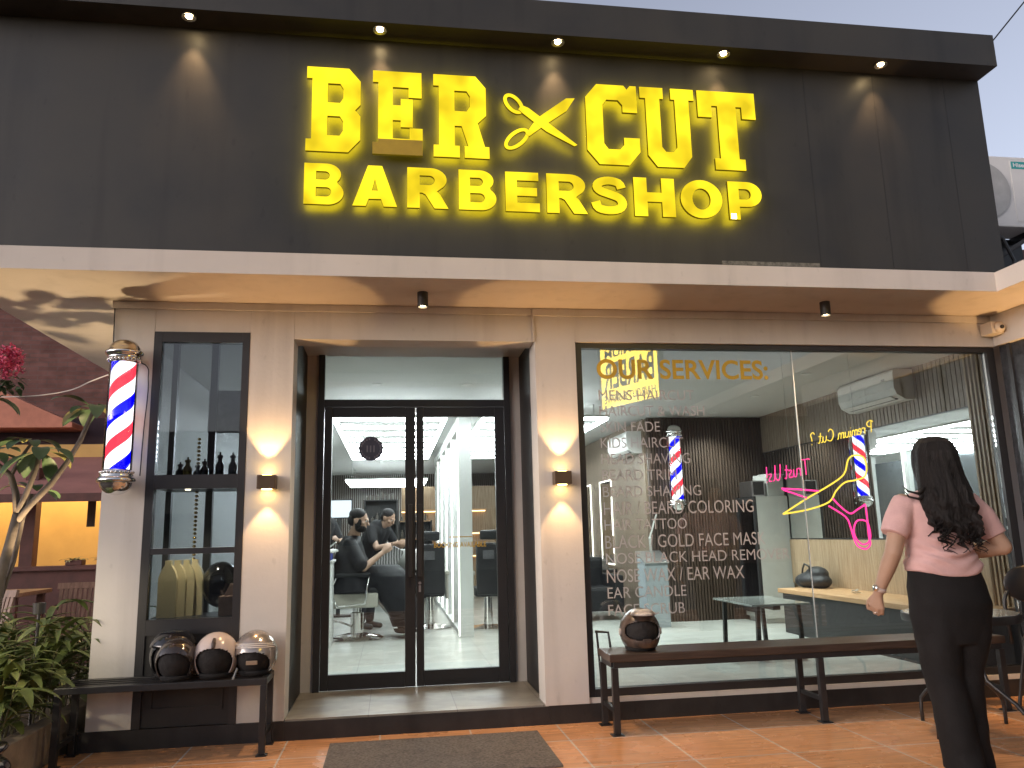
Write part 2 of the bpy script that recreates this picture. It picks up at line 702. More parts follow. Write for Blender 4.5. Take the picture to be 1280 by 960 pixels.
m_oakx = grain('oak_seat', ((0.44, 0.25, 0.12), (0.58, 0.36, 0.19)), 'Y', 4, 11, 0.4)
m_chrome = mat('chrome', (0.75, 0.74, 0.72), 0.12, 1.0, var=0.05)
m_steel = mat('brushed_steel', (0.5, 0.5, 0.5), 0.32, 1.0, var=0.08)
m_mirror = mat('mirror', (0.86, 0.88, 0.87), 0.015, 1.0, var=0.0)
m_led = emi('led_tube', (0.90, 0.96, 1.0), 20.0)
m_ledstrip = emi('led_strip', (1.0, 0.99, 0.90), 2.2)
m_warm = emi('warm_bulb', (1.0, 0.66, 0.28), 30.0)
m_warmhot = emi('warm_bulb_hot', (1.0, 0.72, 0.36), 45.0)

# ------------------------------------------------------------------ grounds
FZ = 0.13                                       # shop floor above the terrace
struct('ground', MB().box(-400, 400, -300, 500, -0.30, -0.16), m_asph)
struct('terrace', MB().box(-2.06, 9.0, -7.2, -0.006, -0.15, 0.0), m_terr)
struct('garden_soil', MB().box(-9.0, -2.065, -7.0, 9.0, -0.15, -0.02), m_soil)
struct('shop_floor', MB().box(-1.92, 5.04, 0.945, 13.9, -0.1, FZ).box(1.10, 5.04, 0.10, 0.944, -0.1, FZ).box(-1.9, -0.72, 0.10, 0.944, -0.1, FZ), m_intile)
struct('doorstep', MB().box(-0.695, 1.085, 0.004, 0.94, -0.1, FZ + 0.001), m_step)

# ------------------------------------------------------------------ the shop building
shop = thing('barbershop_building', (1.5, 0, 0), 'single storey barber shop with charcoal upper facade, pale pillars and black framed glass', 'building')
SZ = 2.98                                        # underside of the projecting slab
Ps('pillar', ((-1.93, -1.655, 0, 0.24, 0.125, SZ), (-1.004, -0.70, 0, 0.24, 0.125, SZ)), m_wall, shop)
P('pillar', MB().box(1.062, 1.372, -0.012, 0.24, 0.125, SZ), m_wall, shop)
Ps('header_wall', ((-1.654, -1.005, 0.002, 0.2, 2.765, SZ), (-0.699, 1.061, 0.002, 0.22, 2.722, SZ), (1.373, 4.93, -0.010, 0.2, 2.722, SZ)), m_wall, shop)
Ps('cornice_trim', ((-1.94, 1.04, -0.018, -0.003, 2.925, SZ - 0.004), (1.045, 4.93, -0.028, -0.013, 2.92, SZ - 0.004), (1.045, 1.058, -0.026, -0.014, 2.72, 2.919)), m_wall, shop)
Ps('plinth', ((-2.03, -0.70, -0.005, 0.10, 0.0, 0.122), (-0.699, 1.089, -0.005, 0.003, 0.0, FZ - 0.012), (1.09, 4.93, -0.005, 0.10, 0.0, 0.122)), m_plinth, shop)
P('window_ledge', MB().box(1.373, 4.93, 0.0, 0.10, 0.123, 0.158), m_wall, shop)
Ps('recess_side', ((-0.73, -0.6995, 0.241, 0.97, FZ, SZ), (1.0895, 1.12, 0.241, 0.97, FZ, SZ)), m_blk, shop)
Ps('recess_jamb', ((-0.698, -0.604, 0.93, 1.01, FZ, SZ), (0.999, 1.0885, 0.93, 1.01, FZ, SZ)), m_wall, shop)
P('recess_ceiling', MB().box(-0.698, 1.088, 0.225, 1.0, SZ - 0.003, SZ + 0.05), m_wall, shop)
Ps('side_wall', ((-1.93, -1.85, 0.241, 14.1, 0, SZ), (5.06, 5.2, 0.241, 14.1, 0, SZ), (-1.849, 5.059, 14.0, 14.1, 0, SZ)), m_iwall, shop)
# the slab that runs under the upper facade, over the side yard and round to the right
Ps('slab', ((-2.78, 4.43, -0.676, 14.2, SZ, 3.128), (4.431, 7.5, -5.5, 14.2, SZ, 3.126)), m_soff, shop)
P('fascia_panel', MB().box(-2.9, 4.53, -0.672, -0.55, 3.131, 4.70), m_fasc, shop)
Ps('panel_seam', [(x, x + 0.006, -0.6735, -0.668, 3.135, 4.69) for x in (3.05, 3.62, 4.22)], m_blk, shop)
Ps('upper_wall', ((-2.9, -2.8, -0.549, 12, 3.131, 4.70), (4.43, 4.53, -0.549, 12, 3.131, 4.70), (-2.79, 4.42, 11.9, 12, 3.131, 4.7)), m_fasc, shop)
P('upper_canopy', MB().box(-2.9, 4.535, -0.875, 12, 4.702, 4.962), m_fasc, shop)
P('damp_patch', MB().box(2.3, 3.04, -0.6745, -0.669, 3.132, 3.16), mat('worn_paint', (0.16, 0.155, 0.13), 0.9, var=0.6, scale=26), shop)

# indoors
P('ceiling', MB().box(-1.84, 5.05, 0.21, 13.98, 2.81, 2.88), m_iceil, shop)
sl = MB()
x = 3.42
while x < 5.04:
    sl.box(x, x + 0.026, 4.53, 4.556, FZ, 2.80)
    x += 0.041
P('slat_wall', sl.box(3.41, 5.05, 4.557, 4.63, FZ, 2.805), m_dslat, shop)
sl = MB()
y = 4.66
while y < 9.6:
    sl.box(3.385, 3.41, y, y + 0.028, FZ, 2.80)
    y += 0.043
P('slat_wall', sl.box(3.411, 3.48, 4.64, 13.9, FZ, 2.805), m_lslat, shop)
sl = MB()
y = 0.26
while y < 0.46:
    sl.box(5.0, 5.04, y, y + 0.022, 0.62, 2.80)
    y += 0.05
P('slat_trim', sl, m_oak, shop)
P('wall_panel', MB().box(5.041, 5.058, 0.242, 4.54, 2.31, 2.808), m_lslat, shop)
sl = MB()
y = 0.5
while y < 4.5:
    sl.box(5.033, 5.0405, y, y + 0.05, 2.312, 2.808)
    y += 0.062
P('wall_slat', sl, m_lslat, shop)
P('wall_panel', MB().box(5.041, 5.058, 0.242, 4.54, FZ, 1.16), m_oak, shop)
sl = MB()
x = -1.8
while x < 3.3:
    sl.box(x, x + 0.03, 13.93, 13.96, FZ, 2.8)
    x += 0.05
P('slat_wall', sl, m_dslat, shop)
P('room_divider', MB().box(1.121, 1.20, 0.24, 1.25, FZ, 2.805), m_iwall, shop)

# front door: two framed leaves and a light above
DY = 0.931
P('door_frame', MB().box(-0.603, -0.553, DY - 0.03, DY + 0.05, FZ, SZ - 0.01).box(0.947, 0.998, DY - 0.03, DY + 0.05, FZ, SZ - 0.01)
  .box(-0.552, 0.946, DY - 0.03, DY + 0.05, 2.372, 2.432).box(-0.552, 0.946, DY - 0.03, DY + 0.05, 2.90, SZ - 0.01), m_frame, shop)
P('transom_pane', MB().box(-0.552, 0.946, DY + 0.005, DY + 0.013, 2.433, 2.899), m_glass, shop)

def door_leaf(x0, x1, g0, g1):
    d = P('door', MB().box(x0, g0, DY - 0.02, DY + 0.03, FZ + 0.008, 2.368, 0.004).box(g1, x1, DY - 0.02, DY + 0.03, FZ + 0.008, 2.368, 0.004)
          .box(g0 + 0.0005, g1 - 0.0005, DY - 0.02, DY + 0.03, FZ + 0.008, 0.254, 0.003).box(g0 + 0.0005, g1 - 0.0005, DY - 0.02, DY + 0.03, 2.29, 2.368, 0.003), m_frame, shop)
    P('pane', MB().box(g0, g1, DY, DY + 0.008, 0.254, 2.29), m_glass, d)
    return d

d1 = door_leaf(-0.549, 0.193, -0.487, 0.110)
d2 = door_leaf(0.203, 0.944, 0.262, 0.864)
for d, x in ((d1, 0.152), (d2, 0.228)):
    P('handle', MB().box(x - 0.016, x + 0.016, DY - 0.075, DY - 0.05, 0.98, 1.56, 0.004).box(x - 0.008, x + 0.008, DY - 0.05, DY - 0.02, 1.05, 1.07).box(x - 0.008, x + 0.008, DY - 0.05, DY - 0.02, 1.47, 1.49), m_frame, d)
P('lock', MB().cyl((0.228, DY - 0.026, 0.93), (0.228, DY - 0.019, 0.93), 0.012).box(0.219, 0.237, DY - 0.025, DY - 0.0195, 0.86, 0.912), m_steel, d2)
m_decal = mat('door_sticker', (0.10, 0.12, 0.2), 0.6)
m_decal2 = mat('sticker_ring', (0.30, 0.33, 0.45), 0.6)
stk = P('round_sticker', MB().cyl((-0.172, DY - 0.003, 2.025), (-0.172, DY - 0.001, 2.025), 0.100, 48), m_decal, d1)
rg = MB()
for k in range(22):
    a = 2 * PI * k / 22
    if k % 6 == 5:
        continue
    rg.box(-0.172 + 0.08 * math.cos(a) - 0.006, -0.172 + 0.08 * math.cos(a) + 0.006, DY - 0.0042, DY - 0.0032, 2.025 + 0.08 * math.sin(a) - 0.008, 2.025 + 0.08 * math.sin(a) + 0.008)
for x in (-0.035, -0.008, 0.02):
    rg.box(-0.172 + x, -0.172 + x + 0.012, DY - 0.0042, DY - 0.0032, 1.995, 2.05)
P('emblem', rg, m_decal2, stk)
m_gold = mat('gold_vinyl', (0.52, 0.33, 0.03), 0.5, var=0.05)
me = text_mesh('BOOKING AVAILABLE', 0.345, 0.775, 1.205, 1.248, 0.02)
me.transform(Matrix.Translation((0, DY - 0.003, 0)))
put('door_lettering', me, m_gold, d2)
P('gold_rule', MB().box(0.47, 0.66, DY - 0.0035, DY - 0.002, 1.285, 1.292), m_gold, d2)

# big front window: frame, two panes, vinyl price list
WY = 0.045
win = P('shop_window', MB().box(1.374, 1.424, WY - 0.03, WY + 0.04, 0.159, 2.720).box(4.86, 4.928, WY - 0.03, WY + 0.04, 0.159, 2.720)
        .box(1.4245, 4.8595, WY - 0.03, WY + 0.04, 2.682, 2.720).box(1.4245, 4.8595, WY - 0.03, WY + 0.04, 0.159, 0.212), m_frame, shop)
P('pane', MB().box(1.4245, 3.147, WY, WY + 0.010, 0.212, 2.682), m_glass, win)
P('pane', MB().box(3.151, 4.8595, WY, WY + 0.010, 0.212, 2.682), m_glass, win)
P('pane_joint', MB().box(3.1468, 3.1512, WY - 0.001, WY + 0.011, 0.212, 2.682), mat('silicone', (0.8, 0.82, 0.8), 0.4, var=0.02), win)
m_vinyl = mat('pale_vinyl', (0.44, 0.41, 0.395), 0.6, var=0.04)
me = text_mesh('OUR SERVICES:', 1.545, 2.935, 2.447, 2.603, 0.02)
me.transform(Matrix.Translation((0, WY - 0.003, 0)))
put('heading_lettering', me, m_gold, win)
LINES = [('MENS HAIRCUT', 2.31), ('HAIRCUT & WASH', 2.385), ('SKIN FADE', 2.02), ('KIDS HAIRCUT', 2.20), ('HEAD SHAVING', 2.245), ('BEARD TRIM', 2.13), ('BEARD SHAVING', 2.315),
         ('HAIR / BEARD COLORING', 2.725), ('HAIR TATTOO', 2.185), ('BLACK / GOLD FACE MASK', 2.80), ('NOSE BLACK HEAD REMOVER', 2.985), ('NOSE WAX / EAR WAX', 2.61), ('EAR CANDLE', 2.15), ('FACE SCRUB', 2.13)]
for i, (s, xe) in enumerate(LINES):
    zb = 2.283 - i * 0.1216
    e = 0.011 if '/' in s else 0.0
    me = text_mesh(s, 1.552, xe, zb - e, zb + 0.078 + e * 0.5, -0.004)
    me.transform(Matrix.Translation((0, WY - 0.003, 0)))
    put('list_lettering', me, m_vinyl, win)

# narrow display window with shelves and a black timber panel below
dw = P('display_window', MB().box(-1.653, -1.60, -0.004, 0.07, 0.124, 2.763).box(-1.055, -1.006, -0.004, 0.07, 0.124, 2.763).box(-1.5995, -1.0555, -0.003, 0.07, 2.69, 2.763)
       .box(-1.5995, -1.0555, -0.003, 0.07, 1.66, 1.755).box(-1.5995, -1.0555, -0.003, 0.07, 1.222, 1.262).box(-1.5995, -1.0555, -0.003, 0.07, 0.70, 0.80), m_frame, shop)
for z0, z1 in ((1.756, 2.689), (1.263, 1.659), (0.801, 1.221)):
    P('pane', MB().box(-1.5995, -1.0555, 0.02, 0.028, z0, z1), glass('display_glass', (0.56, 0.59, 0.61), 1.5, 0.03), dw)
P('base_panel', MB().box(-1.5995, -1.0555, 0.012, 0.05, 0.126, 0.699).box(-1.56, -1.095, 0.004, 0.0118, 0.22, 0.245).box(-1.56, -1.095, 0.004, 0.0118, 0.62, 0.645).box(-1.56, -1.535, 0.004, 0.0118, 0.2455, 0.6195).box(-1.12, -1.095, 0.004, 0.0118, 0.2455, 0.6195), m_blk, dw)
P('shelf', MB().box(-1.62, -1.04, 0.075, 0.50, 1.665, 1.69).box(-1.62, -1.04, 0.075, 0.50, 0.775, 0.798), m_frame, dw)
P('mullion', MB().box(-1.36, -1.31, 0.45, 0.50, 0.80, 2.80).box(-1.64, -1.60, 0.45, 0.50, 0.80, 2.80).box(-1.05, -1.01, 0.45, 0.50, 0.8, 2.8), m_frame, dw)

# dark glass side wall on the right, with its beam
side = thing('dark_side_partition', (4.95, -1.2, 0), 'dark glossy panelled partition running forward from the right end of the shop front', 'wall')
P('panel', MB().box(4.945, 5.0, -3.0, -0.03, 0.02, 2.72), mat('dark_granite', (0.03, 0.033, 0.038), 0.22, var=0.5, scale=22), side)
st = MB()
for y in (-0.16, -0.62, -1.2, -1.8):
    st.box(4.925, 4.944, y, y + 0.035, 0.02, 2.72)
P('frame', st, m_frame, side)
P('beam', MB().box(4.90, 5.06, -3.0, -0.03, 2.722, 2.976), m_wall, side)
# ------------------------------------------------------------------ illuminated sign
m_face = emi('yellow_acrylic', (1.0, 0.74, 0.02), 0.60, 0.34, 5.0)
m_dimface = mat('yellow_acrylic_unlit', (0.40, 0.27, 0.02), 0.4)
m_back = emi('yellow_back_glow', (1.0, 0.78, 0.02), 6.5)
m_side = emi('letter_return', (1.0, 0.68, 0.02), 0.05)
sign = thing('illuminated_sign', (1.0, -0.68, 3.4), 'glowing yellow raised letters BER CUT BARBERSHOP with scissors on the charcoal facade', 'sign')
BIG = {
 'B': [[(0, 0), (.78, 0), (1, .15), (1, .43), (.9, .5), (1, .57), (1, .85), (.78, 1), (0, 1), (0, .86), (.1, .86), (.1, .14), (0, .14)],
       [(.39, .58), (.39, .81), (.62, .81), (.68, .75), (.68, .64), (.62, .58)], [(.39, .19), (.39, .42), (.62, .42), (.68, .36), (.68, .25), (.62, .19)]],
 'E': [[(0, 0), (1, 0), (1, .32), (.74, .32), (.74, .19), (.40, .19), (.40, .41), (.56, .41), (.56, .33), (.80, .33), (.80, .67), (.56, .67), (.56, .59), (.40, .59), (.40, .81), (.72, .81), (.72, .69), (.98, .69), (.98, 1), (0, 1), (0, .86), (.11, .86), (.11, .14), (0, .14)]],
 'R': [[(0, 0), (.48, 0), (.48, .14), (.39, .14), (.39, .38), (.52, .38), (.64, .14), (.57, .14), (.57, 0), (1.03, 0), (1.03, .14), (.95, .14), (.82, .42), (.98, .52), (.98, .86), (.79, 1), (0, 1), (0, .86), (.1, .86), (.1, .14), (0, .14)],
       [(.39, .56), (.39, .81), (.62, .81), (.68, .75), (.68, .62), (.62, .56)]],
 'C': [[(.22, 0), (.78, 0), (1, .17), (1, .34), (.70, .34), (.70, .25), (.62, .19), (.40, .19), (.32, .26), (.32, .74), (.40, .81), (.62, .81), (.70, .75), (.70, .66), (.98, .66), (.98, 1), (.86, 1), (.80, .95), (.74, 1), (.22, 1), (0, .83), (0, .17)]],
 'U': [[(.26, 0), (.74, 0), (.9, .14), (.9, .86), (1, .86), (1, 1), (.57, 1), (.57, .86), (.64, .86), (.64, .25), (.57, .19), (.43, .19), (.36, .25), (.36, .86), (.43, .86), (.43, 1), (0, 1), (0, .86), (.1, .86), (.1, .14)]],
 'T': [[(.24, 0), (.76, 0), (.76, .14), (.66, .14), (.66, .81), (.76, .81), (.76, .66), (1, .66), (1, 1), (0, 1), (0, .66), (.24, .66), (.24, .81), (.34, .81), (.34, .14), (.24, .14)]],
}
def arc(cx, cy, rx, ry, a0, a1, n=12):
    return [(cx + rx * math.cos(R(a0 + (a1 - a0) * i / n)), cy + ry * math.sin(R(a0 + (a1 - a0) * i / n))) for i in range(n + 1)]
def s_outline():
    p = smooth_path([(.84, .69), (.76, .83), (.5, .885), (.25, .83), (.175, .72), (.27, .61), (.52, .53), (.77, .44), (.85, .29), (.75, .16), (.48, .115), (.2, .17), (.12, .33)], 3)
    L_, R_ = [], []
    for i, q in enumerate(p):
        a, b = p[max(i - 1, 0)], p[min(i + 1, len(p) - 1)]
        dx, dy = b[0] - a[0], b[1] - a[1]
        l = math.hypot(dx, dy)
        nx, ny = -dy / l, dx / l
        L_.append((q[0] + nx * 0.125, q[1] + ny * 0.100))
        R_.append((q[0] - nx * 0.125, q[1] - ny * 0.100))
    return L_ + R_[::-1]
SMALL = {
 'B': [[(0, 0), (.6, 0)] + arc(.6, .285, .4, .285, -85, 52) + arc(.56, .74, .37, .26, -42, 90) + [(0, 1)], [(.3, .19)] + arc(.56, .305, .13, .115, -90, 90) + [(.3, .42)], [(.3, .60)] + arc(.53, .705, .12, .105, -90, 90) + [(.3, .81)]],
 'A': [[(0, 0), (.3, 0), (.36, .18), (.64, .18), (.70, 0), (1, 0), (.66, 1), (.34, 1)], [(.43, .38), (.57, .38), (.5, .68)]],
 'R': [[(0, 0), (.3, 0), (.3, .38), (.36, .38), (.44, .34), (.66, 0), (1, 0), (.80, .34), (.72, .42)] + arc(.57, .715, .39, .285, -52, 90) + [(0, 1)], [(.3, .57)] + arc(.54, .69, .13, .12, -90, 90) + [(.3, .81)]],
 'E': [[(0, 0), (1, 0), (1, .22), (.34, .22), (.34, .40), (.93, .40), (.93, .61), (.34, .61), (.34, .79), (.98, .79), (.98, 1), (0, 1)]],
 'S': [s_outline()],
 'H': [[(0, 0), (.32, 0), (.32, .38), (.68, .38), (.68, 0), (1, 0), (1, 1), (.68, 1), (.68, .62), (.32, .62), (.32, 1), (0, 1)]],
 'O': [arc(.5, .5, .5, .5, 0, 350, 35), arc(.5, .5, .22, .28, 0, 345, 23)],
 'P': [[(0, 0), (.31, 0), (.31, .34)] + arc(.55, .67, .43, .33, -90, 90) + [(0, 1)], [(.31, .53)] + arc(.52, .67, .14, .14, -90, 90) + [(.31, .81)]],
}
FY = -0.746                                   # front of the letters; the facade is at -0.672

def letter(me_front, name, dim_below=None):
    """me_front: solid from y=0 (front) to y=0.045 (back)"""
    me_front.transform(Matrix.Translation((0, FY, 0)))
    for k in (m_face, m_side, m_back, m_dimface):
        me_front.materials.append(k)
    if dim_below is not None:
        bm = bmesh.new()
        bm.from_mesh(me_front)
        bmesh.ops.bisect_plane(bm, geom=bm.verts[:] + bm.edges[:] + bm.faces[:], plane_co=(0, 0, dim_below), plane_no=(0, 0, 1))
        bm.to_mesh(me_front)
        bm.free()
    for p in me_front.polygons:
        if p.normal.y < -0.9:
            p.material_index = 3 if (dim_below is not None and p.center.z < dim_below) else 0
        elif p.normal.y > 0.9:
            p.material_index = 3 if (dim_below is not None and p.center.z < dim_below) else 2
        else:
            p.material_index = 1
    o = bpy.data.objects.new(name, me_front)
    link(o, sign)
    me_front.transform(Matrix.Translation(-WLOC[sign.name]))
    return o

for ch, x0, x1 in (('B', -0.571, -0.217), ('E', -0.136, 0.198), ('R', 0.272, 0.640), ('C', 1.34, 1.723), ('U', 1.740, 2.143), ('T', 2.169, 2.609)):
    letter(poly_letter(BIG[ch], x0, x1, 3.815, 4.425, 0.022), 'letter', 3.925 if ch == 'E' else None)
for ch, x0, x1 in (('B', -0.574, -0.320), ('A', -0.262, 0.028), ('R', 0.095, 0.368), ('B', 0.438, 0.692), ('E', 0.755, 0.989), ('R', 1.04, 1.323), ('S', 1.35, 1.611), ('H', 1.658, 1.954), ('O', 1.996, 2.303), ('P', 2.351, 2.608)):
    lo_ = letter(poly_letter(SMALL[ch], x0, x1, 3.442, 3.728, 0.022), 'letter')
P('bare_diode', MB().box(2.362, 2.40, FY - 0.002, FY - 0.0005, 3.446, 3.485), emi('bare_diode', (1.0, 0.97, 0.8), 3.0), sign)
# scissors emblem
def scissors_outline():
    rings = []
    def ring(cx, cz, a, b, tilt, t):
        o1, o2 = [], []
        for k in range(28):
            q = 2 * PI * k / 28
            for lst, s in ((o1, 0.0), (o2, t)):
                px, pz = (a - s) * math.cos(q), (b - s) * math.sin(q)
                lst.append((cx + px * math.cos(tilt) - pz * math.sin(tilt), cz + px * math.sin(tilt) + pz * math.cos(tilt)))
        return [o1, o2]
    r1 = ring(0.826, 4.236, 0.088, 0.056, R(-50), 0.026)
    r2 = ring(0.842, 3.972, 0.108, 0.056, R(42), 0.026)
    b1 = [(0.905, 4.01), (0.93, 3.995), (1.03, 4.075), (1.20, 4.20), (1.262, 4.300), (1.20, 4.296), (0.985, 4.13)]
    b2 = [(0.858, 4.190), (0.885, 4.165), (1.05, 4.035), (1.245, 3.935), (1.268, 3.945), (1.10, 4.075), (0.93, 4.205), (0.878, 4.225)]
    return r1, r2, [b1], [b2]
em = None
mbs = bmesh.new()
for sp, dy in zip(scissors_outline(), (0.0, -0.003, -0.006, -0.009)):
    m_ = poly_letter(sp, 0, 1, 0, 1, 0.018)
    m_.transform(Matrix.Translation((0, dy, 0)))
    mbs.from_mesh(m_)
me = bpy.data.meshes.new('scissors')
bmesh.ops.recalc_face_normals(mbs, faces=mbs.faces)
mbs.to_mesh(me)
mbs.free()
# the two blades cross: the second pair sits a little prouder
n = len(me.vertices)
letter(me, 'scissors_emblem')

# ------------------------------------------------------------------ canopy downlights
def recessed(x):
    t = thing('canopy_downlight', (x, -0.80, 4.70), 'x', 'downlight', 'downlights under the upper canopy')
    P('trim_ring', MB().lathe([(0.030, 0), (0.046, 0), (0.046, -0.012), (0.030, -0.006)], (x, -0.80, 4.701), 24), m_steel, t)
    P('bulb', MB().lathe([(0.0, -0.012), (0.018, -0.009), (0.026, 0.0)], (x, -0.80, 4.700), 20), m_warmhot, t, True)
    lamp('spot', 'SPOT', (x, -0.775, 4.68), 9.0, (1.0, 0.62, 0.30), t, aim=(x, -0.655, 4.0), spot_size=R(58), spot_blend=1.0, shadow_soft_size=0.02)
    return t
for x, lb in ((-1.33, 'lit downlight under the upper canopy left of the yellow sign, first from the left'), (-0.09, 'lit downlight under the upper canopy above the yellow letters BE'),
              (1.145, 'lit downlight under the upper canopy above the yellow scissors emblem'), (2.375, 'lit downlight under the upper canopy above the last yellow letters of CUT'), (3.62, 'lit downlight under the upper canopy right of the yellow sign, nearest the roof corner')):
    recessed(x)['label'] = lb

# ------------------------------------------------------------------ cylinder spots under the slab
def cyl_spot(x, y, lb):
    t = thing('ceiling_spotlight', (x, y, SZ), lb, 'spotlight', 'cylinder spotlights under the slab')
    P('housing', MB().lathe([(0.0, 0.0), (0.038, 0.0), (0.038, -0.105), (0.033, -0.105), (0.033, -0.085), (0, -0.085)], (x, y, SZ), 28), m_frame, t)
    P('bulb', MB().lathe([(0.0, -0.098), (0.018, -0.096), (0.028, -0.087)], (x, y, SZ), 20), emi('spot_bulb', (1.0, 0.74, 0.40), 18.0), t, True)
    lamp('spot', 'SPOT', (x, y, SZ - 0.11), 52.0, (1.0, 0.70, 0.40), t, spot_size=R(110), spot_blend=0.9, shadow_soft_size=0.03)
    return t
cyl_spot(0.21, -0.35, 'black cylinder spotlight under the slab above the glass doors')
cyl_spot(3.26, -0.32, 'black cylinder spotlight under the slab above the big window')

# ------------------------------------------------------------------ up-and-down wall lights
def sconce(x, y, lb, z=1.692, ax=0):
    t = thing('wall_lamp', (x, y, z), lb, 'wall lamp', 'up and down wall lamps')
    P('housing', MB().box(x - 0.062, x + 0.062, y - 0.105, y - 0.002, z - 0.047, z + 0.047, 0.005), mat('bronze_housing', (0.10, 0.065, 0.04), 0.4, 0.3), t)
    for s in (1, -1):
        P('lamp_opening', MB().cyl((x, y - 0.055, z + s * 0.0465), (x, y - 0.055, z + s * 0.0505), 0.034, 20), emi('sconce_bulb', (1.0, 0.60, 0.18), 16.0), t)
        lamp('spot', 'SPOT', (x, y - 0.082, z + s * 0.058), 15.0 if s > 0 else 8.0, (1.0, 0.56, 0.22), t, aim=(x, y - 0.080, z + s * 0.6), spot_size=R(68), spot_blend=0.22, shadow_soft_size=0.02)
    return t
sconce(-0.848, 0.0, 'bronze up and down wall lamp on the pale pillar left of the doors')
sconce(1.222, -0.012, 'bronze up and down wall lamp on the pale pillar between doors and big window')

# the wall lamp on the dark side partition, just outside the picture: its pool shows on the slab
t = thing('wall_lamp', (4.89, -0.70, 1.692), 'bronze up and down wall lamp on the dark side partition at the far right', 'wall lamp', 'up and down wall lamps')
P('housing', MB().box(4.84, 4.943, -0.762, -0.638, 1.645, 1.739, 0.005), MATS['bronze_housing'], t)
for s in (1, -1):
    P('lamp_opening', MB().cyl((4.89, -0.70, 1.692 + s * 0.0465), (4.89, -0.70, 1.692 + s * 0.0505), 0.034, 20), MATS['sconce_bulb'], t)
    lamp('spot', 'SPOT', (4.89, -0.70, 1.692 + s * 0.058), 30.0, (1.0, 0.56, 0.22), t, aim=(4.87, -0.70, 1.692 + s * 0.7), spot_size=R(68), spot_blend=0.22, shadow_soft_size=0.02)
# ------------------------------------------------------------------ barber poles
def stripe_mat(name, strength, pitch, flip=1.0):
    m = bpy.data.materials.new(name)
    m.use_nodes = True
    nt = m.node_tree
    nt.nodes.clear()
    L = nt.links
    o = nt.nodes.new('ShaderNodeOutputMaterial')
    e = nt.nodes.new('ShaderNodeEmission')
    tc = nt.nodes.new('ShaderNodeTexCoord')
    sp = nt.nodes.new('ShaderNodeSeparateXYZ')
    L.new(tc.outputs['Object'], sp.inputs[0])
    at = nt.nodes.new('ShaderNodeMath')
    at.operation = 'ARCTAN2'
    L.new(sp.outputs['Y'], at.inputs[0])
    L.new(sp.outputs['X'], at.inputs[1])
    a1 = nt.nodes.new('ShaderNodeMath')
    a1.operation = 'MULTIPLY'
    a1.inputs[1].default_value = -flip / (2 * PI)
    L.new(at.outputs[0], a1.inputs[0])
    z1 = nt.nodes.new('ShaderNodeMath')
    z1.operation = 'MULTIPLY_ADD'
    z1.inputs[1].default_value = 1.0 / pitch
    L.new(sp.outputs['Z'], z1.inputs[0])
    L.new(a1.outputs[0], z1.inputs[2])
    z2 = nt.nodes.new('ShaderNodeMath')
    z2.operation = 'ADD'
    z2.inputs[1].default_value = 10.0
    L.new(z1.outputs[0], z2.inputs[0])
    fr = nt.nodes.new('ShaderNodeMath')
    fr.operation = 'FRACT'
    L.new(z2.outputs[0], fr.inputs[0])
    cr = nt.nodes.new('ShaderNodeValToRGB')
    cr.color_ramp.interpolation = 'CONSTANT'
    el = cr.color_ramp.elements
    el[0].position = 0.0
    el[0].color = (0.80, 0.035, 0.06, 1)
    el[1].position = 0.23
    el[1].color = (1.0, 1.0, 1.0, 1)
    for p_, c_ in ((0.5, (0.0, 0.0, 0.75, 1)), (0.73, (1.0, 1.0, 1.0, 1))):
        n_ = el.new(p_)
        n_.color = c_
    L.new(fr.outputs[0], cr.inputs[0])
    L.new(cr.outputs[0], e.inputs[0])
    e.inputs[1].default_value = strength
    L.new(e.outputs[0], o.inputs[0])
    return m

m_stripe = stripe_mat('barber_stripes', 1.05, 0.395)
m_tube = glass('pole_glass', (0.97, 0.98, 1.0), 1.2, 0.01)

def barber_pole(x, y, z0, z1, label, wall_y):
    """upright lit pole between z0 and z1 with chrome domes and a wall bracket"""
    t = thing('barber_pole', (x, y, z0), label, 'barber pole', 'lit barber poles')
    zl, zh = z0 + 0.165, z1 - 0.165
    for zz, s, nm in ((zh, 1, 'top_dome'), (zl, -1, 'bottom_dome')):
        pr = [(0.0, 0.0), (0.088, 0.0), (0.092, 0.012), (0.092, 0.022), (0.100, 0.026), (0.104, 0.036), (0.100, 0.046), (0.110, 0.050), (0.118, 0.060), (0.120, 0.070), (0.116, 0.080), (0.102, 0.084)]
        for k in range(9):
            a = PI / 2 * k / 8
            pr.append((0.100 * math.cos(a), 0.086 + 0.079 * math.sin(a)))
        d = P(nm, MB().lathe([(r, s * h) for r, h in pr], (x, y, zz), 40), m_chrome, t, True)
        # beads round the collar
        b = MB()
        for k in range(24):
            a = 2 * PI * k / 24
            b.ell((x + 0.099 * math.cos(a), y + 0.099 * math.sin(a), zz + s * 0.017), 0.009, 8, 6)
        P('collar_beads', b, m_chrome, d, True)
    c = MB().lathe([(0.0, zl - z0), (0.076, zl - z0), (0.076, zh - z0), (0.0, zh - z0)], (x, y, z0), 40)
    P('striped_cylinder', c, m_stripe, t, True, auto=40)
    P('glass_tube', MB().lathe([(0.090, 0), (0.090, zh - zl - 0.002)], (x, y, zl + 0.001), 40).lathe([(0.088, 0), (0.088, zh - zl - 0.002)], (x, y, zl + 0.001), 40), m_tube, t, True)
    br = MB()
    for zz in (zl - 0.05, zh + 0.05):
        br.box(x - 0.035, x + 0.035, y, wall_y - 0.012, zz - 0.02, zz + 0.02, 0.004)
    br.box(x - 0.03, x + 0.03, wall_y - 0.012, wall_y - 0.001, zl - 0.10, zh + 0.10)
    P('wall_bracket', br, m_chrome, t)
    return t

barber_pole(-1.795, -0.15, 1.615, 2.665, 'glowing red white and blue barber pole on the front pillar outside', 0.0)

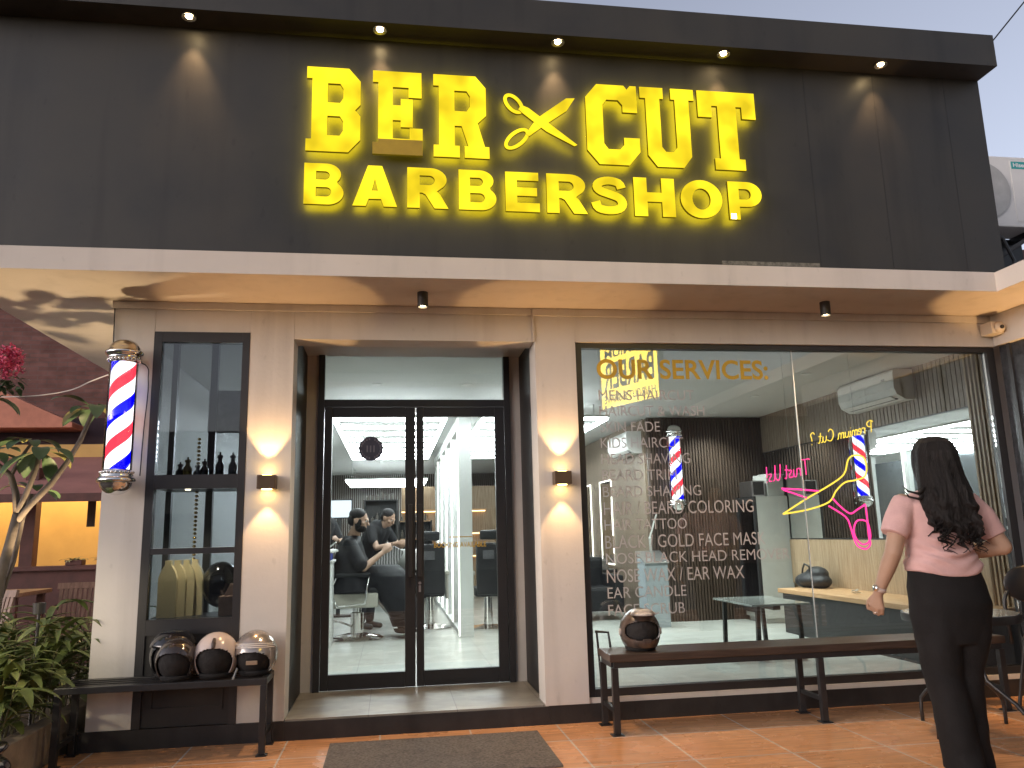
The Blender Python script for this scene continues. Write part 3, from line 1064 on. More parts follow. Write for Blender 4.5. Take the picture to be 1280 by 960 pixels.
# ------------------------------------------------------------------ left: steel rack bench with helmets
m_bk = mat('black_steel', (0.018, 0.018, 0.019), 0.38, var=0.3, scale=9, bump=0.05)
lb = thing('steel_bench', (-1.4, -0.1, 0), 'black slatted steel bench against the left pillar, helmets lined up on it', 'bench')
bx0, bx1, by0, by1, bz = -2.0, -0.765, -0.36, -0.035, 0.455
f = MB()
f.box(bx0, bx1, by0, by0 + 0.04, bz - 0.04, bz, 0.003).box(bx0, bx1, by1 - 0.04, by1, bz - 0.04, bz, 0.003)
f.box(bx0, bx0 + 0.04, by0 + 0.0405, by1 - 0.0405, bz - 0.04, bz - 0.001, 0.003).box(bx1 - 0.04, bx1, by0 + 0.0405, by1 - 0.0405, bz - 0.04, bz - 0.001, 0.003)
P('seat_frame', f, m_bk, lb)
s_ = MB()
for k in range(3):
    yy = by0 + 0.085 + k * 0.07
    s_.box(bx0 + 0.0405, bx1 - 0.0405, yy, yy + 0.022, bz - 0.03, bz - 0.006)
P('seat_bars', s_, m_bk, lb)
for x in (bx0, bx1 - 0.04):
    for y in (by0, by1 - 0.04):
        P('leg', MB().box(x + 0.001, x + 0.039, y + 0.001, y + 0.039, 0.008, bz - 0.0405, 0.003).box(x - 0.012, x + 0.052, y - 0.012, y + 0.052, 0.0, 0.0079), m_bk, lb)
    P('side_rail', MB().box(x + 0.006, x + 0.034, by0 + 0.041, by1 - 0.041, 0.10, 0.128), m_bk, lb)

def helmet_shell(mb, c, r, lo, hi, a0, a1, tilt=0.0, yaw=0.0, seg=88, rings=56, thick=0.006, fullface=False):
    """motorcycle helmet: an egg-shaped shell with the face opening cut out; -Y is forward.
    lo/hi: opening limits in height (share of radius); a0: half width of the opening (radians)"""
    c = Vector(c)
    M = Euler((tilt, 0, yaw)).to_matrix()
    def pt(u, v, off):
        # v: 0 top .. 1 bottom rim, u: angle, 0 = forward (-Y)
        th = v * R(128)
        rr = math.sin(th)
        zz = math.cos(th)
        x = (r[0] + off) * rr * math.sin(u)
        y = -(r[1] + off) * rr * math.cos(u)
        z = (r[2] + off) * zz
        if fullface and zz < 0.1 and math.cos(u) > 0.2:
            y -= 0.05 * (0.1 - zz) * math.cos(u)
        return c + M @ Vector((x, y, z))
    def open_(u, v):
        zz = math.cos(v * R(128))
        u = (u + PI) % (2 * PI) - PI
        if abs(u) > a0:
            return False
        mid = lo + 0.45 * (hi - lo)
        if zz < lo or zz > hi:
            return False
        if zz < mid:
            if fullface:
                return (abs(u) / a0) ** 3 + ((mid - zz) / (mid - lo)) ** 2 < 1
            return True
        return (abs(u) / a0) ** 2.4 + ((zz - mid) / (hi - mid)) ** 2.2 < 1
    rows = []
    for off in (0.0, -thick):
        g = [[mb.bm.verts.new(pt(2 * PI * k / seg, (i + 0.15) / rings, off)) for k in range(seg)] for i in range(rings + 1)]
        rows.append(g)
    fl = []
    for i in range(rings):
        for k in range(seg):
            k2 = (k + 1) % seg
            op = open_(2 * PI * (k + 0.5) / seg, (i + 0.65) / rings)
            fl.append(op)
            if op:
                continue
            a, b = rows
            mb.bm.faces.new((a[i][k], a[i][k2], a[i + 1][k2], a[i + 1][k]))
            mb.bm.faces.new((b[i][k2], b[i][k], b[i + 1][k], b[i + 1][k2]))
    a, b = rows
    # close the crown and the rims
    mb.bm.faces.new([a[0][k] for k in range(seg)][::-1])
    F = lambda i, k: (0 <= i < rings) and not fl[i * seg + k % seg]
    for i in range(rings + 1):
        for k in range(seg):
            k2 = (k + 1) % seg
            if F(i - 1, k) != F(i, k) and i > 0:
                mb.bm.faces.new((a[i][k], a[i][k2], b[i][k2], b[i][k]))
            if i < rings and F(i, k) != F(i, k2):
                mb.bm.faces.new((a[i][k2], a[i + 1][k2], b[i + 1][k2], b[i][k2]))
    return mb

def helmet(x, y, z, yaw, m_shell, label, kind, tilt=0.0, sc=1.0):
    t = thing('motorcycle_helmet', (x, y, z), label, 'helmet', 'helmets on the benches')
    rx, ry, rz = 0.138 * sc, 0.155 * sc, 0.152 * sc
    hz = 0.122 * sc
    zc = z + hz
    lo, hi, aw = (-0.76, 0.44, 1.0) if kind != 'full' else (-0.30, 0.50, 1.1)
    P('shell', helmet_shell(MB(), (x, y, zc), (rx, ry, rz), lo, hi, aw, 0, tilt, yaw, fullface=(kind == 'full')), m_shell, t, True, auto=40)
    P('lining', MB().ell((x, y, zc + 0.004), (rx - 0.016, ry - 0.018, rz - 0.016), 28, 18, (tilt, 0, yaw)).lathe([(0, 0), (rx * 0.72, 0), (rx * 0.8, 0.03), (0, 0.03)], (x, y, z + 0.001), 24), mat('helmet_lining', (0.012, 0.011, 0.011), 0.9, var=0.4, scale=30, bump=0.5, bscale=60), t, True)
    cs, sn = math.cos(yaw), math.sin(yaw)
    W = lambda a, b, h: (x + a * cs - b * sn, y + a * sn + b * cs, z + h)
    if kind == 'vented':
        P('vent', MB().tube([W(0.0, -0.143, 0.190), W(0, -0.128, 0.218), W(0.0, -0.104, 0.243)], [0.012, 0.014, 0.009], 10), mat('vent_plastic', (0.05, 0.035, 0.03), 0.5), t)
    if kind == 'striped':
        for k in range(3):
            pts = []
            for i in range(25):
                a = R(-75 + 150 * i / 24)
                zz = 0.44 - 0.07 * k + 0.08 * math.cos(a)
                rr = math.sqrt(max(0.0, 1 - zz * zz))
                pts.append(W((rx + 0.001) * rr * math.sin(a), -(ry + 0.001) * rr * math.cos(a), hz + rz * zz))
            P('rim_stripe', MB().tube(pts, 0.0032, 6), mat('stripe_white', (0.7, 0.68, 0.66), 0.4), t)
        P('chin_pad', MB().box(x - 0.035, x + 0.035, y - 0.143, y - 0.128, z + 0.075, z + 0.10, 0.004), mat('pad_tan', (0.28, 0.2, 0.13), 0.7), t)
        P('chin_strap', MB().tube([W(-0.085, -0.10, 0.05), W(-0.09, -0.16, 0.0), W(-0.088, -0.17, -0.02)], 0.007, 6), mat('strap_grey', (0.3, 0.3, 0.28), 0.8), t)
    if kind == 'visor':
        vm = MB()
        pts = []
        for i in range(13):
            for j in range(7):
                pass
        g = [[None] * 21 for _ in range(8)]
        for i in range(8):
            for j in range(21):
                a = R(-80 + 160 * j / 20)
                e = R(22 + 44 * i / 7)
                g[i][j] = vm.bm.verts.new(W((rx + 0.016) * math.cos(e) * math.sin(a), -(ry + 0.02) * math.cos(e) * math.cos(a), hz + (rz + 0.012) * math.sin(e)))
        for i in range(7):
            for j in range(20):
                vm.bm.faces.new((g[i][j], g[i][j + 1], g[i + 1][j + 1], g[i + 1][j]))
        v = P('visor', vm, mat('smoked_visor', (0.012, 0.012, 0.014), 0.06, coat=0.5), t, True)
        sol = v.modifiers.new('s', 'SOLIDIFY')
        sol.thickness = 0.003
    if kind == 'full':
        P('peak', MB().loft([(x + 0.0, y - 0.095, z + 0.236, 0.082, 0.08), (x, y - 0.085, z + 0.252, 0.078, 0.075), (x, y - 0.06, z + 0.268, 0.055, 0.055)], 24), mat('helmet_graphic', (0.42, 0.38, 0.34), 0.35, var=0.95, scale=13), t, True)
        for s in (-1, 1):
            P('hinge_cap', MB().cyl(W(s * (rx - 0.006), -0.01, 0.12), W(s * (rx + 0.007), -0.01, 0.12), 0.024, 16), mat('hinge_white', (0.4, 0.38, 0.36), 0.4), t)
        P('chin_vent', MB().box(x - 0.028, x + 0.028, y - ry - 0.012, y - ry + 0.01, z + 0.055, z + 0.085, 0.006), mat('vent_plastic', (0.05, 0.035, 0.03), 0.5), t)
    return t

m_hblk = mat('helmet_black', (0.012, 0.012, 0.013), 0.12, coat=0.8, var=0.3)
m_hbrz = mat('helmet_dark_chrome', (0.05, 0.04, 0.035), 0.15, 0.3, coat=0.8, var=0.5, scale=4)
m_hwht = mat('helmet_cream', (0.50, 0.43, 0.40), 0.22, coat=0.6, var=0.05)
m_hslv = mat('helmet_silver', (0.36, 0.33, 0.31), 0.22, 0.55, coat=0.6, var=0.2, scale=5)
m_hgrf = mat('helmet_brown_graphic', (0.045, 0.032, 0.026), 0.3, coat=0.5, var=0.95, scale=14)
helmet(-1.39, -0.10, 0.456, R(8), m_hblk, 'black helmet with raised smoked visor, at the back left of the helmet row', 'visor', R(-8), 1.06)
helmet(-1.335, -0.235, 0.456, R(-2), m_hbrz, 'small dark open face helmet in front of the black helmet with raised visor', 'open', 0.0, 0.92)
helmet(-1.105, -0.20, 0.456, R(3), m_hwht, 'cream white open face helmet, between the dark helmets and the silver one', 'vented')
helmet(-0.868, -0.17, 0.456, R(-6), m_hslv, 'silver helmet with white rim stripes on the right end of the steel bench', 'striped', R(14))

# ------------------------------------------------------------------ right: long bench in front of the window
m_wtop = grain('dark_bench_wood', ((0.030, 0.021, 0.016), (0.075, 0.052, 0.04)), 'X', 5, 9, 0.33, 0.5)
rb = thing('wood_top_bench', (2.9, -0.25, 0), 'long bench with dark worn timber top and black steel legs in front of the window', 'bench')
rx0, rx1, ry0, ry1, rz = 1.42, 4.32, -0.43, -0.075, 0.505
t_ = MB()
t_.box(rx0, rx1, ry0, -0.258, rz - 0.05, rz, 0.006).box(rx0 + 0.01, rx1, -0.2545, ry1, rz - 0.05, rz - 0.002, 0.006)
P('seat', t_, m_wtop, rb)
P('under_frame', MB().box(rx0 + 0.03, rx1 - 0.03, ry0 + 0.012, ry0 + 0.045, rz - 0.088, rz - 0.051).box(rx0 + 0.03, rx1 - 0.03, ry1 - 0.045, ry1 - 0.012, rz - 0.088, rz - 0.051), m_bk, rb)
for x in (1.435, 2.885, 4.265):
    for y in (ry0 + 0.008, ry1 - 0.048):
        P('leg', MB().box(x, x + 0.042, y, y + 0.04, 0.006, rz - 0.0885, 0.003).box(x - 0.018, x + 0.06, y - 0.018, y + 0.058, 0.0, 0.0058), m_bk, rb)
    P('side_rail', MB().box(x + 0.008, x + 0.034, ry0 + 0.049, ry1 - 0.049, 0.135, 0.162).box(x + 0.004, x + 0.038, ry0 + 0.049, ry1 - 0.049, rz - 0.088, rz - 0.052), m_bk, rb)
helmet(1.685, -0.26, 0.506, R(-4), m_hgrf, 'dark full face helmet with pale peak graphics on the timber topped bench', 'full')

# small folding stool frame seen behind the left end of the long bench
fs = thing('folding_stand', (1.44, 0.0, 0), 'thin black metal folding stand leaning by the left window edge behind the timber bench', 'stand')
P('frame', MB().tube([(1.44, -0.03, 0.60), (1.475, -0.028, 0.01)], 0.008).tube([(1.425, -0.045, 0.61), (1.52, -0.045, 0.60), (1.53, -0.05, 0.50)], 0.009), m_bk, fs)

# ------------------------------------------------------------------ round table and chair at the right
rt = thing('round_table', (3.62, -0.86, 0), 'small round table with patterned glass top and bent black legs beside the woman', 'table')
tx, ty, tz = 3.66, -0.86, 0.725
m_ptop = mat('pressed_glass', (0.42, 0.44, 0.42), 0.12, var=0.75, scale=34, bump=0.6, bscale=38, coat=0.6)
P('table_top', MB().lathe([(0, 0), (0.335, 0), (0.335, 0.008), (0, 0.008)], (tx, ty, tz), 56), m_ptop, rt)
P('rim', MB().lathe([(0.330, -0.045), (0.346, -0.045), (0.350, -0.02), (0.346, 0.004), (0.336, 0.004), (0.3355, -0.001), (0.332, -0.001)], (tx, ty, tz), 56), m_bk, rt, True, auto=40)
for k in range(4):
    a = R(20 + 90 * k)
    pts = [(0.20, tz - 0.03), (0.17, 0.55), (0.10, 0.40), (0.13, 0.32), (0.30, 0.20), (0.345, 0.15), (0.352, 0.09), (0.352, 0.0)]
    P('leg', MB().tube([(tx + q * math.cos(a), ty + q * math.sin(a), z) for q, z in pts], 0.0125, 10), m_bk, rt, True)

bc = thing('bistro_chair', (4.5, -0.62, 0), 'black metal framed chair at the right edge behind the round table', 'chair')
ca = MB()
P('seat', MB().lathe([(0, 0), (0.19, 0), (0.20, 0.015), (0.19, 0.035), (0, 0.045)], (4.55, -0.62, 0.47), 32), m_bk, bc, True)
pts = []
for i in range(17):
    a = PI * i / 16
    pts.append((4.55 + 0.21 * math.cos(a), -0.44, 0.72 + 0.16 * math.sin(a)))
P('back_frame', MB().tube([(4.76, -0.46, 0.45)] + pts + [(4.34, -0.46, 0.45)], 0.013, 8), m_bk, bc, True)
P('backrest', MB().ell((4.55, -0.44, 0.86), (0.20, 0.03, 0.13), 24, 14), m_bk, bc, True)
for sx in (-1, 1):
    for sy in (-1, 1):
        P('leg', MB().tube([(4.55 + sx * 0.13, -0.62 + sy * 0.13, 0.47), (4.55 + sx * 0.20, -0.62 + sy * 0.19, 0.0)], 0.012, 8), m_bk, bc)

# ------------------------------------------------------------------ doormat
m_mat = mat('doormat_coir', (0.155, 0.13, 0.11), 0.95, var=0.5, scale=60, bump=1.0, bscale=190, streak=0.3)
dm = P('doormat', MB().box(-0.385, 0.965, -1.02, -0.19, 0.001, 0.013, 0.003), m_mat, None, origin=(0.3, -0.6, 0))
tag(dm, 'grey brown doormat on the orange tiles in front of the doorstep', 'doormat')

# ------------------------------------------------------------------ camera and outdoor unit at the top right
cc = thing('security_camera', (4.86, -0.1, 2.86), 'small beige dome security camera under the slab at the right end of the window', 'camera')
m_beige = mat('beige_plastic', (0.50, 0.45, 0.38), 0.5, var=0.05)
P('mount', MB().box(4.79, 4.898, -0.16, -0.032, 2.80, 2.90, 0.006), m_beige, cc)
P('dome', MB().ell((4.845, -0.175, 2.845), (0.042, 0.042, 0.042), 20, 14), m_beige, cc, True)
P('lens', MB().cyl((4.835, -0.215, 2.84), (4.833, -0.222, 2.839), 0.016), m_blk, cc)

ac = thing('outdoor_air_conditioner', (6.75, 1.65, 4.45), 'white outdoor air conditioner unit with round fan grille beside the charcoal facade', 'air conditioner')
m_acw = mat('ac_white', (0.66, 0.65, 0.63), 0.5, var=0.05, scale=3)
ax0, ax1, ay, az0, az1 = 5.95, 7.05, 1.5, 4.44, 5.26
P('casing', MB().box(ax0, ax1, ay, ay + 0.36, az0, az1, 0.015), m_acw, ac)
gr = MB().lathe([(0.30, 0), (0.325, 0), (0.325, 0.012), (0.30, 0.012)], (6.345, ay - 0.001, 4.85), 44, axis=(0, -1, 0))
for k in range(36):
    a = 2 * PI * k / 36
    gr.bar((6.345 + 0.05 * math.cos(a), ay - 0.009, 4.85 + 0.05 * math.sin(a)), (6.345 + 0.302 * math.cos(a + 0.2), ay - 0.009, 4.85 + 0.302 * math.sin(a + 0.2)), 0.007, 0.006)
P('fan_grille', gr, mat('ac_grille', (0.38, 0.38, 0.37), 0.5), ac)
P('fan_well', MB().lathe([(0, 0), (0.302, 0), (0.302, 0.003), (0, 0.003)], (6.345, ay - 0.0005, 4.85), 44, axis=(0, -1, 0)), mat('fan_dark', (0.10, 0.10, 0.10), 0.7), ac)
pn = P('front_panel', MB().box(6.715, 7.03, ay - 0.006, ay - 0.0008, 4.50, 5.22, 0.003), m_acw, ac)
lbp = P('badge', MB().box(6.73, 7.02, ay - 0.009, ay - 0.0062, 5.115, 5.20), mat('badge_teal', (0.03, 0.33, 0.33), 0.5), pn)
me = text_mesh('Hisense', 6.75, 6.985, 5.135, 5.185, 0.03)
me.transform(Matrix.Translation((0, ay - 0.0105, 0)))
put('badge_lettering', me, mat('badge_white', (0.75, 0.75, 0.75), 0.5), pn)
P('bracket', MB().box(6.0, 6.05, 1.45, 1.9, 4.38, 4.439).box(6.9, 6.95, 1.45, 1.9, 4.38, 4.439).bar((6.92, 1.48, 4.38), (6.2, 1.88, 3.9), 0.04).box(5.95, 7.05, 1.86, 1.9, 3.13, 4.438), m_bk, ac)
P('pipe', MB().tube([(6.3, 1.55, 4.42), (6.5, 1.5, 4.3), (6.6, 1.5, 4.05), (6.55, 1.55, 3.6), (6.5, 1.6, 3.14)], 0.02), m_bk, ac)
rw = P('neighbour_wall', MB().box(5.6, 12, 1.95, 2.1, 3.13, 4.36).box(5.3, 5.55, 1.2, 1.95, 3.13, 3.7), mat('reddish_wall', (0.20, 0.11, 0.09), 0.8, var=0.3, scale=6), None, origin=(8, 2, 3.13))
tag(rw, 'low reddish wall behind the white outdoor unit above the right slab', 'wall')

ca = P('overhead_cable', MB().tube([(4.52, -0.72, 4.86), (4.9, -0.9, 5.33), (5.6, -1.2, 6.2), (8, -2.3, 9.0)], 0.006, 6), m_bk, None, origin=(4.52, -0.72, 4.86))
tag(ca, 'thin dark cable rising from the roof corner into the sky', 'cable')
cb = P('wire', MB().tube(smooth_path([(-1.90, -0.10, 2.435), (-2.05, 0.0, 2.405), (-2.25, 0.15, 2.365), (-2.6, 0.35, 2.36), (-3.1, 0.6, 2.40)], 8), 0.004, 6), mat('pale_wire', (0.5, 0.45, 0.42), 0.6), None, origin=(-1.9, -0.1, 2.43))
tag(cb, 'thin pale wire running left from the outdoor barber pole', 'wire')
cl = P('power_cord', MB().tube(smooth_path([(-1.925, -0.012, 2.93), (-1.918, -0.012, 2.7), (-1.90, -0.010, 2.60), (-1.70, -0.010, 2.52), (-1.675, -0.012, 2.42), (-1.672, -0.012, 2.3), (-1.684, -0.012, 2.05), (-1.69, -0.012, 1.75)], 6), 0.004, 6), m_blk, None, origin=(-1.9, 0, 2.9))
tag(cl, 'thin dark cord down the pillar behind the outdoor barber pole', 'cord')

# ------------------------------------------------------------------ lit street sign behind the photographer: seen only as a reflection in the window
ls = thing('lightbox_sign', (3.42, -4.72, 0), 'yellow lightbox sign on a post, mirrored in the top left of the big window', 'sign')
m_lby = emi('lightbox_yellow', (1.0, 0.66, 0.06), 6.0)
cx, cy_, cz = 3.30, -4.66, 3.48
Ml = Matrix.Translation((cx, cy_, cz)) @ Matrix.Rotation(R(247), 4, 'Z')
def lput(mb_or_me, name, m, par, dy=0.0):
    me = mb_or_me.mesh(name) if isinstance(mb_or_me, MB) else mb_or_me
    me.transform(Ml @ Matrix.Translation((0, dy, 0)))
    return put(name, me, m, par)
bxn = lput(MB().box(-0.62, 0.62, -0.05, 0.05, -0.46, 0.46), 'box', m_bk, ls)
lput(MB().box(-0.60, 0.60, -0.056, -0.051, -0.44, 0.44), 'lit_face', m_lby, ls)
for s, x0, x1, z0, z1 in (('PREMIUM', -0.5, 0.5, 0.27, 0.40), ('BARBER', -0.54, 0.54, -0.18, 0.20), ('HAIRCUT & SHAVE', -0.55, 0.55, -0.38, -0.26)):
    lput(text_mesh(s, x0, x1, z0, z1, 0.02), 'lettering', m_blk, ls, -0.058)
lput(MB().tube([(0.67, 0, 0.6), (0.67, 0, -3.46)], 0.04, 12), 'post', m_bk, ls)
# ------------------------------------------------------------------ LED ceiling grids
def led_grid(x0, x1, y0, y1, z, n, nx, lb):
    t = thing('led_ceiling_grid', ((x0 + x1) / 2, (y0 + y1) / 2, z), lb, 'ceiling light', 'LED tube grids on the hall ceiling')
    tb = MB()
    for i in range(n):
        y = y0 + (y1 - y0) * i / (n - 1)
        tb.box(x0, x1, y - 0.02, y + 0.02, z - 0.03, z)
    P('tubes', tb, m_led, t)
    hs_ = MB()
    for i in range(n):
        y = y0 + (y1 - y0) * i / (n - 1)
        hs_.box(x0 - 0.01, x1 + 0.01, y - 0.035, y + 0.035, z + 0.0015, z + 0.03)
    for i in range(nx):
        x = x0 + (x1 - x0) * i / (nx - 1)
        hs_.box(x - 0.03, x + 0.03, y0 - 0.04, y1 + 0.04, z + 0.0012, z + 0.0325)
    P('tube_light_shield', hs_, m_iwall, t)  # backing added above the tubes to keep their light off the ceiling
    cr = MB()
    for i in range(nx):
        x = x0 + (x1 - x0) * i / (nx - 1)
        cr.box(x - 0.014, x + 0.014, y0, y1, z - 0.027, z + 0.001)
    P('cross_tubes', cr, m_led, t)
    hg = MB()
    for x in (x0 + 0.1, x1 - 0.1):
        for y in (y0 + 0.2, y1 - 0.2):
            hg.cyl((x, y, z), (x, y, 2.81), 0.006, 8)
    P('hangers', hg, m_steel, t)
    return t
led_grid(-0.64, 0.60, 3.25, 7.8, 2.62, 8, 2, 'bright grid of white LED tubes on the hall ceiling behind the left glass door')
led_grid(1.05, 2.5, 3.25, 7.8, 2.62, 8, 2, 'bright grid of white LED tubes on the ceiling right of the lit partition')
led_grid(-0.9, 0.70, 10.6, 12.6, 2.45, 6, 2, 'farthest bright grid of white LED tubes at the back of the hall')

# small downlights of the waiting room
dl0 = None
for i, (x, y, lb) in enumerate(((4.17, 2.85, 'small round downlight in the waiting room ceiling near the window joint, middle one'), (4.21, 4.13, 'small round downlight in the waiting room ceiling close to the dark slat wall'),
                  (3.03, 4.19, 'small round downlight in the waiting room ceiling above the left wall air conditioner'), (4.11, 1.55, 'small round downlight in the waiting room ceiling nearest the right wall air conditioner'),
                  (3.23, 3.13, 'small round downlight in the waiting room ceiling above the indoor barber pole'), (-0.15, 2.2, 'small round downlight seen through the pane above the door, left'), (0.75, 2.2, 'small round downlight seen through the pane above the door, right'))):
    t = thing('recessed_downlight', (x, y, 2.81), lb, 'downlight', 'small indoor downlights')
    P('trim_ring', MB().lathe([(0.035, 0), (0.05, 0), (0.05, -0.006), (0.035, -0.004)], (x, y, 2.8095), 24), m_iwall, t)
    P('bulb', MB().lathe([(0, -0.004), (0.034, -0.002)], (x, y, 2.8095), 20), emi('downlight_bulb', (1.0, 0.95, 0.85), 10.0), t)
    lamp('spot', 'SPOT', (x, y, 2.79), 80.0, (0.94, 1.0, 0.97), t, spot_size=R(120), spot_blend=0.9, shadow_soft_size=0.04)

# ------------------------------------------------------------------ lit partition down the hall
pt = thing('mirror_partition', (0.87, 6.5, FZ), 'tall white partition of lit mirror frames running down the hall behind the right glass door', 'partition')
P('end_post', MB().box(0.80, 0.955, 3.87, 4.02, FZ, 2.74), m_iwall, pt)
P('top_beam', MB().box(0.80, 0.955, 4.021, 9.6, 2.60, 2.74), m_iwall, pt)
P('base', MB().box(0.80, 0.955, 4.021, 9.6, FZ, FZ + 0.05), m_iwall, pt)
for y in (5.1, 6.2, 7.3, 8.4, 9.5):
    P('post', MB().box(0.82, 0.935, y, y + 0.1, FZ + 0.051, 2.599), m_iwall, pt)
for k, y in enumerate((4.021, 5.101 + 0.1, 6.201 + 0.1, 7.401, 8.501)):
    y1 = (5.099, 6.199, 7.299, 8.399, 9.499)[k]
    if k > 0:
        P('mirror_panel', MB().box(0.865, 0.89, y + 0.07, y1 - 0.07, FZ + 0.3, 2.45), mat('partition_glass', (0.30, 0.33, 0.35), 0.08, 0.6, var=0.05), pt)
    s_ = MB()
    for xx in (0.803, 0.928):
        s_.box(xx, xx + 0.022, y + 0.001, y + 0.022, FZ + 0.051, 2.598)
    P('led_strip', s_, m_ledstrip, pt)
# the strip in front, along the post
P('led_strip', MB().box(0.782, 0.799, 3.875, 3.892, FZ + 0.02, 2.70), m_ledstrip, pt)

# ------------------------------------------------------------------ people helpers
m_skin = mat('skin', (0.37, 0.235, 0.165), 0.55, var=0.06, scale=14, spec=0.4)
m_hair = mat('dark_hair', (0.009, 0.007, 0.007), 0.5, var=0.6, scale=40, bump=0.9, bscale=110, stretch=(3, 3, 0.25), spec=0.3)
m_eye = mat('eye_white', (0.6, 0.58, 0.55), 0.3)
m_pupil = mat('eye_dark', (0.02, 0.015, 0.012), 0.2)

def head_into(mb, c, yaw, s=1.0, pitch=0.0):
    """head volumes: c = head centre; yaw 0 faces -Y"""
    M = Matrix.Translation(c) @ Matrix.Rotation(yaw, 4, 'Z') @ Matrix.Rotation(pitch, 4, 'X') @ Matrix.Scale(s, 4)
    sub = MB()
    sub.ell((0, 0.012, 0.02), (0.076, 0.096, 0.098))
    sub.ell((0, -0.022, -0.045), (0.058, 0.068, 0.072))
    sub.ell((0, -0.055, -0.085), (0.030, 0.030, 0.026))
    sub.cap((0, -0.088, 0.012), 0.010, (0, -0.112, -0.028), 0.014)
    sub.ell((0, -0.086, 0.024), (0.052, 0.014, 0.010))
    sub.ell((0, -0.090, -0.058), (0.024, 0.011, 0.006))
    sub.ell((0, -0.088, -0.068), (0.020, 0.011, 0.006))
    for k in (-1, 1):
        sub.ell((k * 0.076, 0.012, -0.012), (0.012, 0.022, 0.034), 12, 8)
        sub.ell((k * 0.040, -0.060, -0.022), (0.026, 0.026, 0.024))
    for v in sub.bm.verts:
        v.co = M @ v.co
    me = sub.mesh('h')
    mb.bm.from_mesh(me)
    bpy.data.meshes.remove(me)
    return M

def hand_into(mb, wrist, fwd, palm_n, s=1.0, curl=0.5, thumb=1):
    """palm with five separate fingers; fwd: wrist to knuckles, palm_n: the side the fingers curl to"""
    w = Vector(wrist)
    f = Vector(fwd).normalized()
    n = Vector(palm_n)
    n = (n - f * n.dot(f)).normalized()
    sd = f.cross(n).normalized()
    T = lambda a, b, c: w + (f * a + sd * b + n * c) * s
    mb.cap(T(0, 0, 0), 0.024 * s, T(0.05, 0.012, 0.002), 0.020 * s)
    mb.cap(T(0.01, 0, 0), 0.022 * s, T(0.075, 0.026, 0), 0.0125 * s)
    mb.cap(T(0.01, 0, 0), 0.022 * s, T(0.08, 0.006, 0), 0.0125 * s)
    mb.cap(T(0.01, 0, 0), 0.022 * s, T(0.076, -0.014, 0), 0.0125 * s)
    mb.cap(T(0.01, -0.004, 0), 0.022 * s, T(0.066, -0.031, 0), 0.0115 * s)
    for b, L, base in ((0.028, 0.074, 0.078), (0.007, 0.082, 0.083), (-0.014, 0.076, 0.079), (-0.033, 0.060, 0.068)):
        p = T(base, b, 0)
        ang = 0.0
        for q, r0, r1 in ((0.44, 0.0092, 0.0086), (0.32, 0.0086, 0.0078), (0.24, 0.0078, 0.0068)):
            ang += curl
            d = f * math.cos(ang) + n * math.sin(ang)
            p2 = p + d * L * q * s
            mb.cap(p, r0 * s, p2, r1 * s, 10)
            p = p2
    p0, p1, p2, p3 = T(0.015, 0.018 * thumb, 0.006), T(0.045, 0.045 * thumb, 0.016), T(0.072, 0.052 * thumb, 0.026), T(0.094, 0.048 * thumb, 0.036)
    mb.cap(p0, 0.016 * s, p1, 0.0115 * s, 10)
    mb.cap(p1, 0.0115 * s, p2, 0.0098 * s, 10)
    mb.cap(p2, 0.0098 * s, p3, 0.008 * s, 10)

def eyes(M, parent):
    for k in (-1, 1):
        a = M @ Vector((k * 0.031, -0.086, 0.006))
        e = P('eye', MB().ell(a, 0.0095, 12, 8), m_eye, parent, True)
        b = M @ Vector((k * 0.031, -0.0945, 0.006))
        P('pupil', MB().ell(b, 0.0045, 8, 6), m_pupil, e, True)

# ------------------------------------------------------------------ barber chair and seated customer
bch = thing('barber_chair', (-0.40, 4.2, FZ), 'black barber chair with pale seat box and chrome pump base under the caped customer', 'barber chair')
m_lthr = mat('black_leather', (0.009, 0.009, 0.010), 0.5, spec=0.35, var=0.3, scale=12, bump=0.15, bscale=60)
m_pale = mat('pale_vinyl_seat', (0.45, 0.43, 0.37), 0.5, var=0.08)
cx, cy_ = -0.40, 4.2
P('base', MB().lathe([(0, 0), (0.30, 0), (0.31, 0.012), (0.28, 0.03), (0.14, 0.06), (0.06, 0.075), (0, 0.075)], (cx, cy_, FZ + 0.001), 40), m_chrome, bch, True, auto=30)
P('pump_column', MB().lathe([(0.075, 0.07), (0.075, 0.30), (0.05, 0.31), (0.05, 0.42), (0, 0.42)], (cx, cy_, FZ), 28), m_chrome, bch, True, auto=30)
P('foot_lever', MB().tube([(cx, cy_, FZ + 0.12), (cx - 0.2, cy_ - 0.15, FZ + 0.22), (cx - 0.30, cy_ - 0.18, FZ + 0.225)], 0.012), m_chrome, bch, True)
P('seat_box', MB().box(cx - 0.27, cx + 0.25, cy_ - 0.24, cy_ + 0.24, 0.50, 0.665, 0.02), m_pale, bch)
P('seat', MB().box(cx - 0.27, cx + 0.28, cy_ - 0.23, cy_ + 0.23, 0.667, 0.73, 0.025), m_lthr, bch)
P('backrest', MB().box(cx - 0.36, cx - 0.25, cy_ - 0.23, cy_ + 0.23, 0.66, 1.20, 0.04, rot=(0, R(-10), 0), piv=(cx - 0.28, cy_, 0.66)), m_lthr, bch)
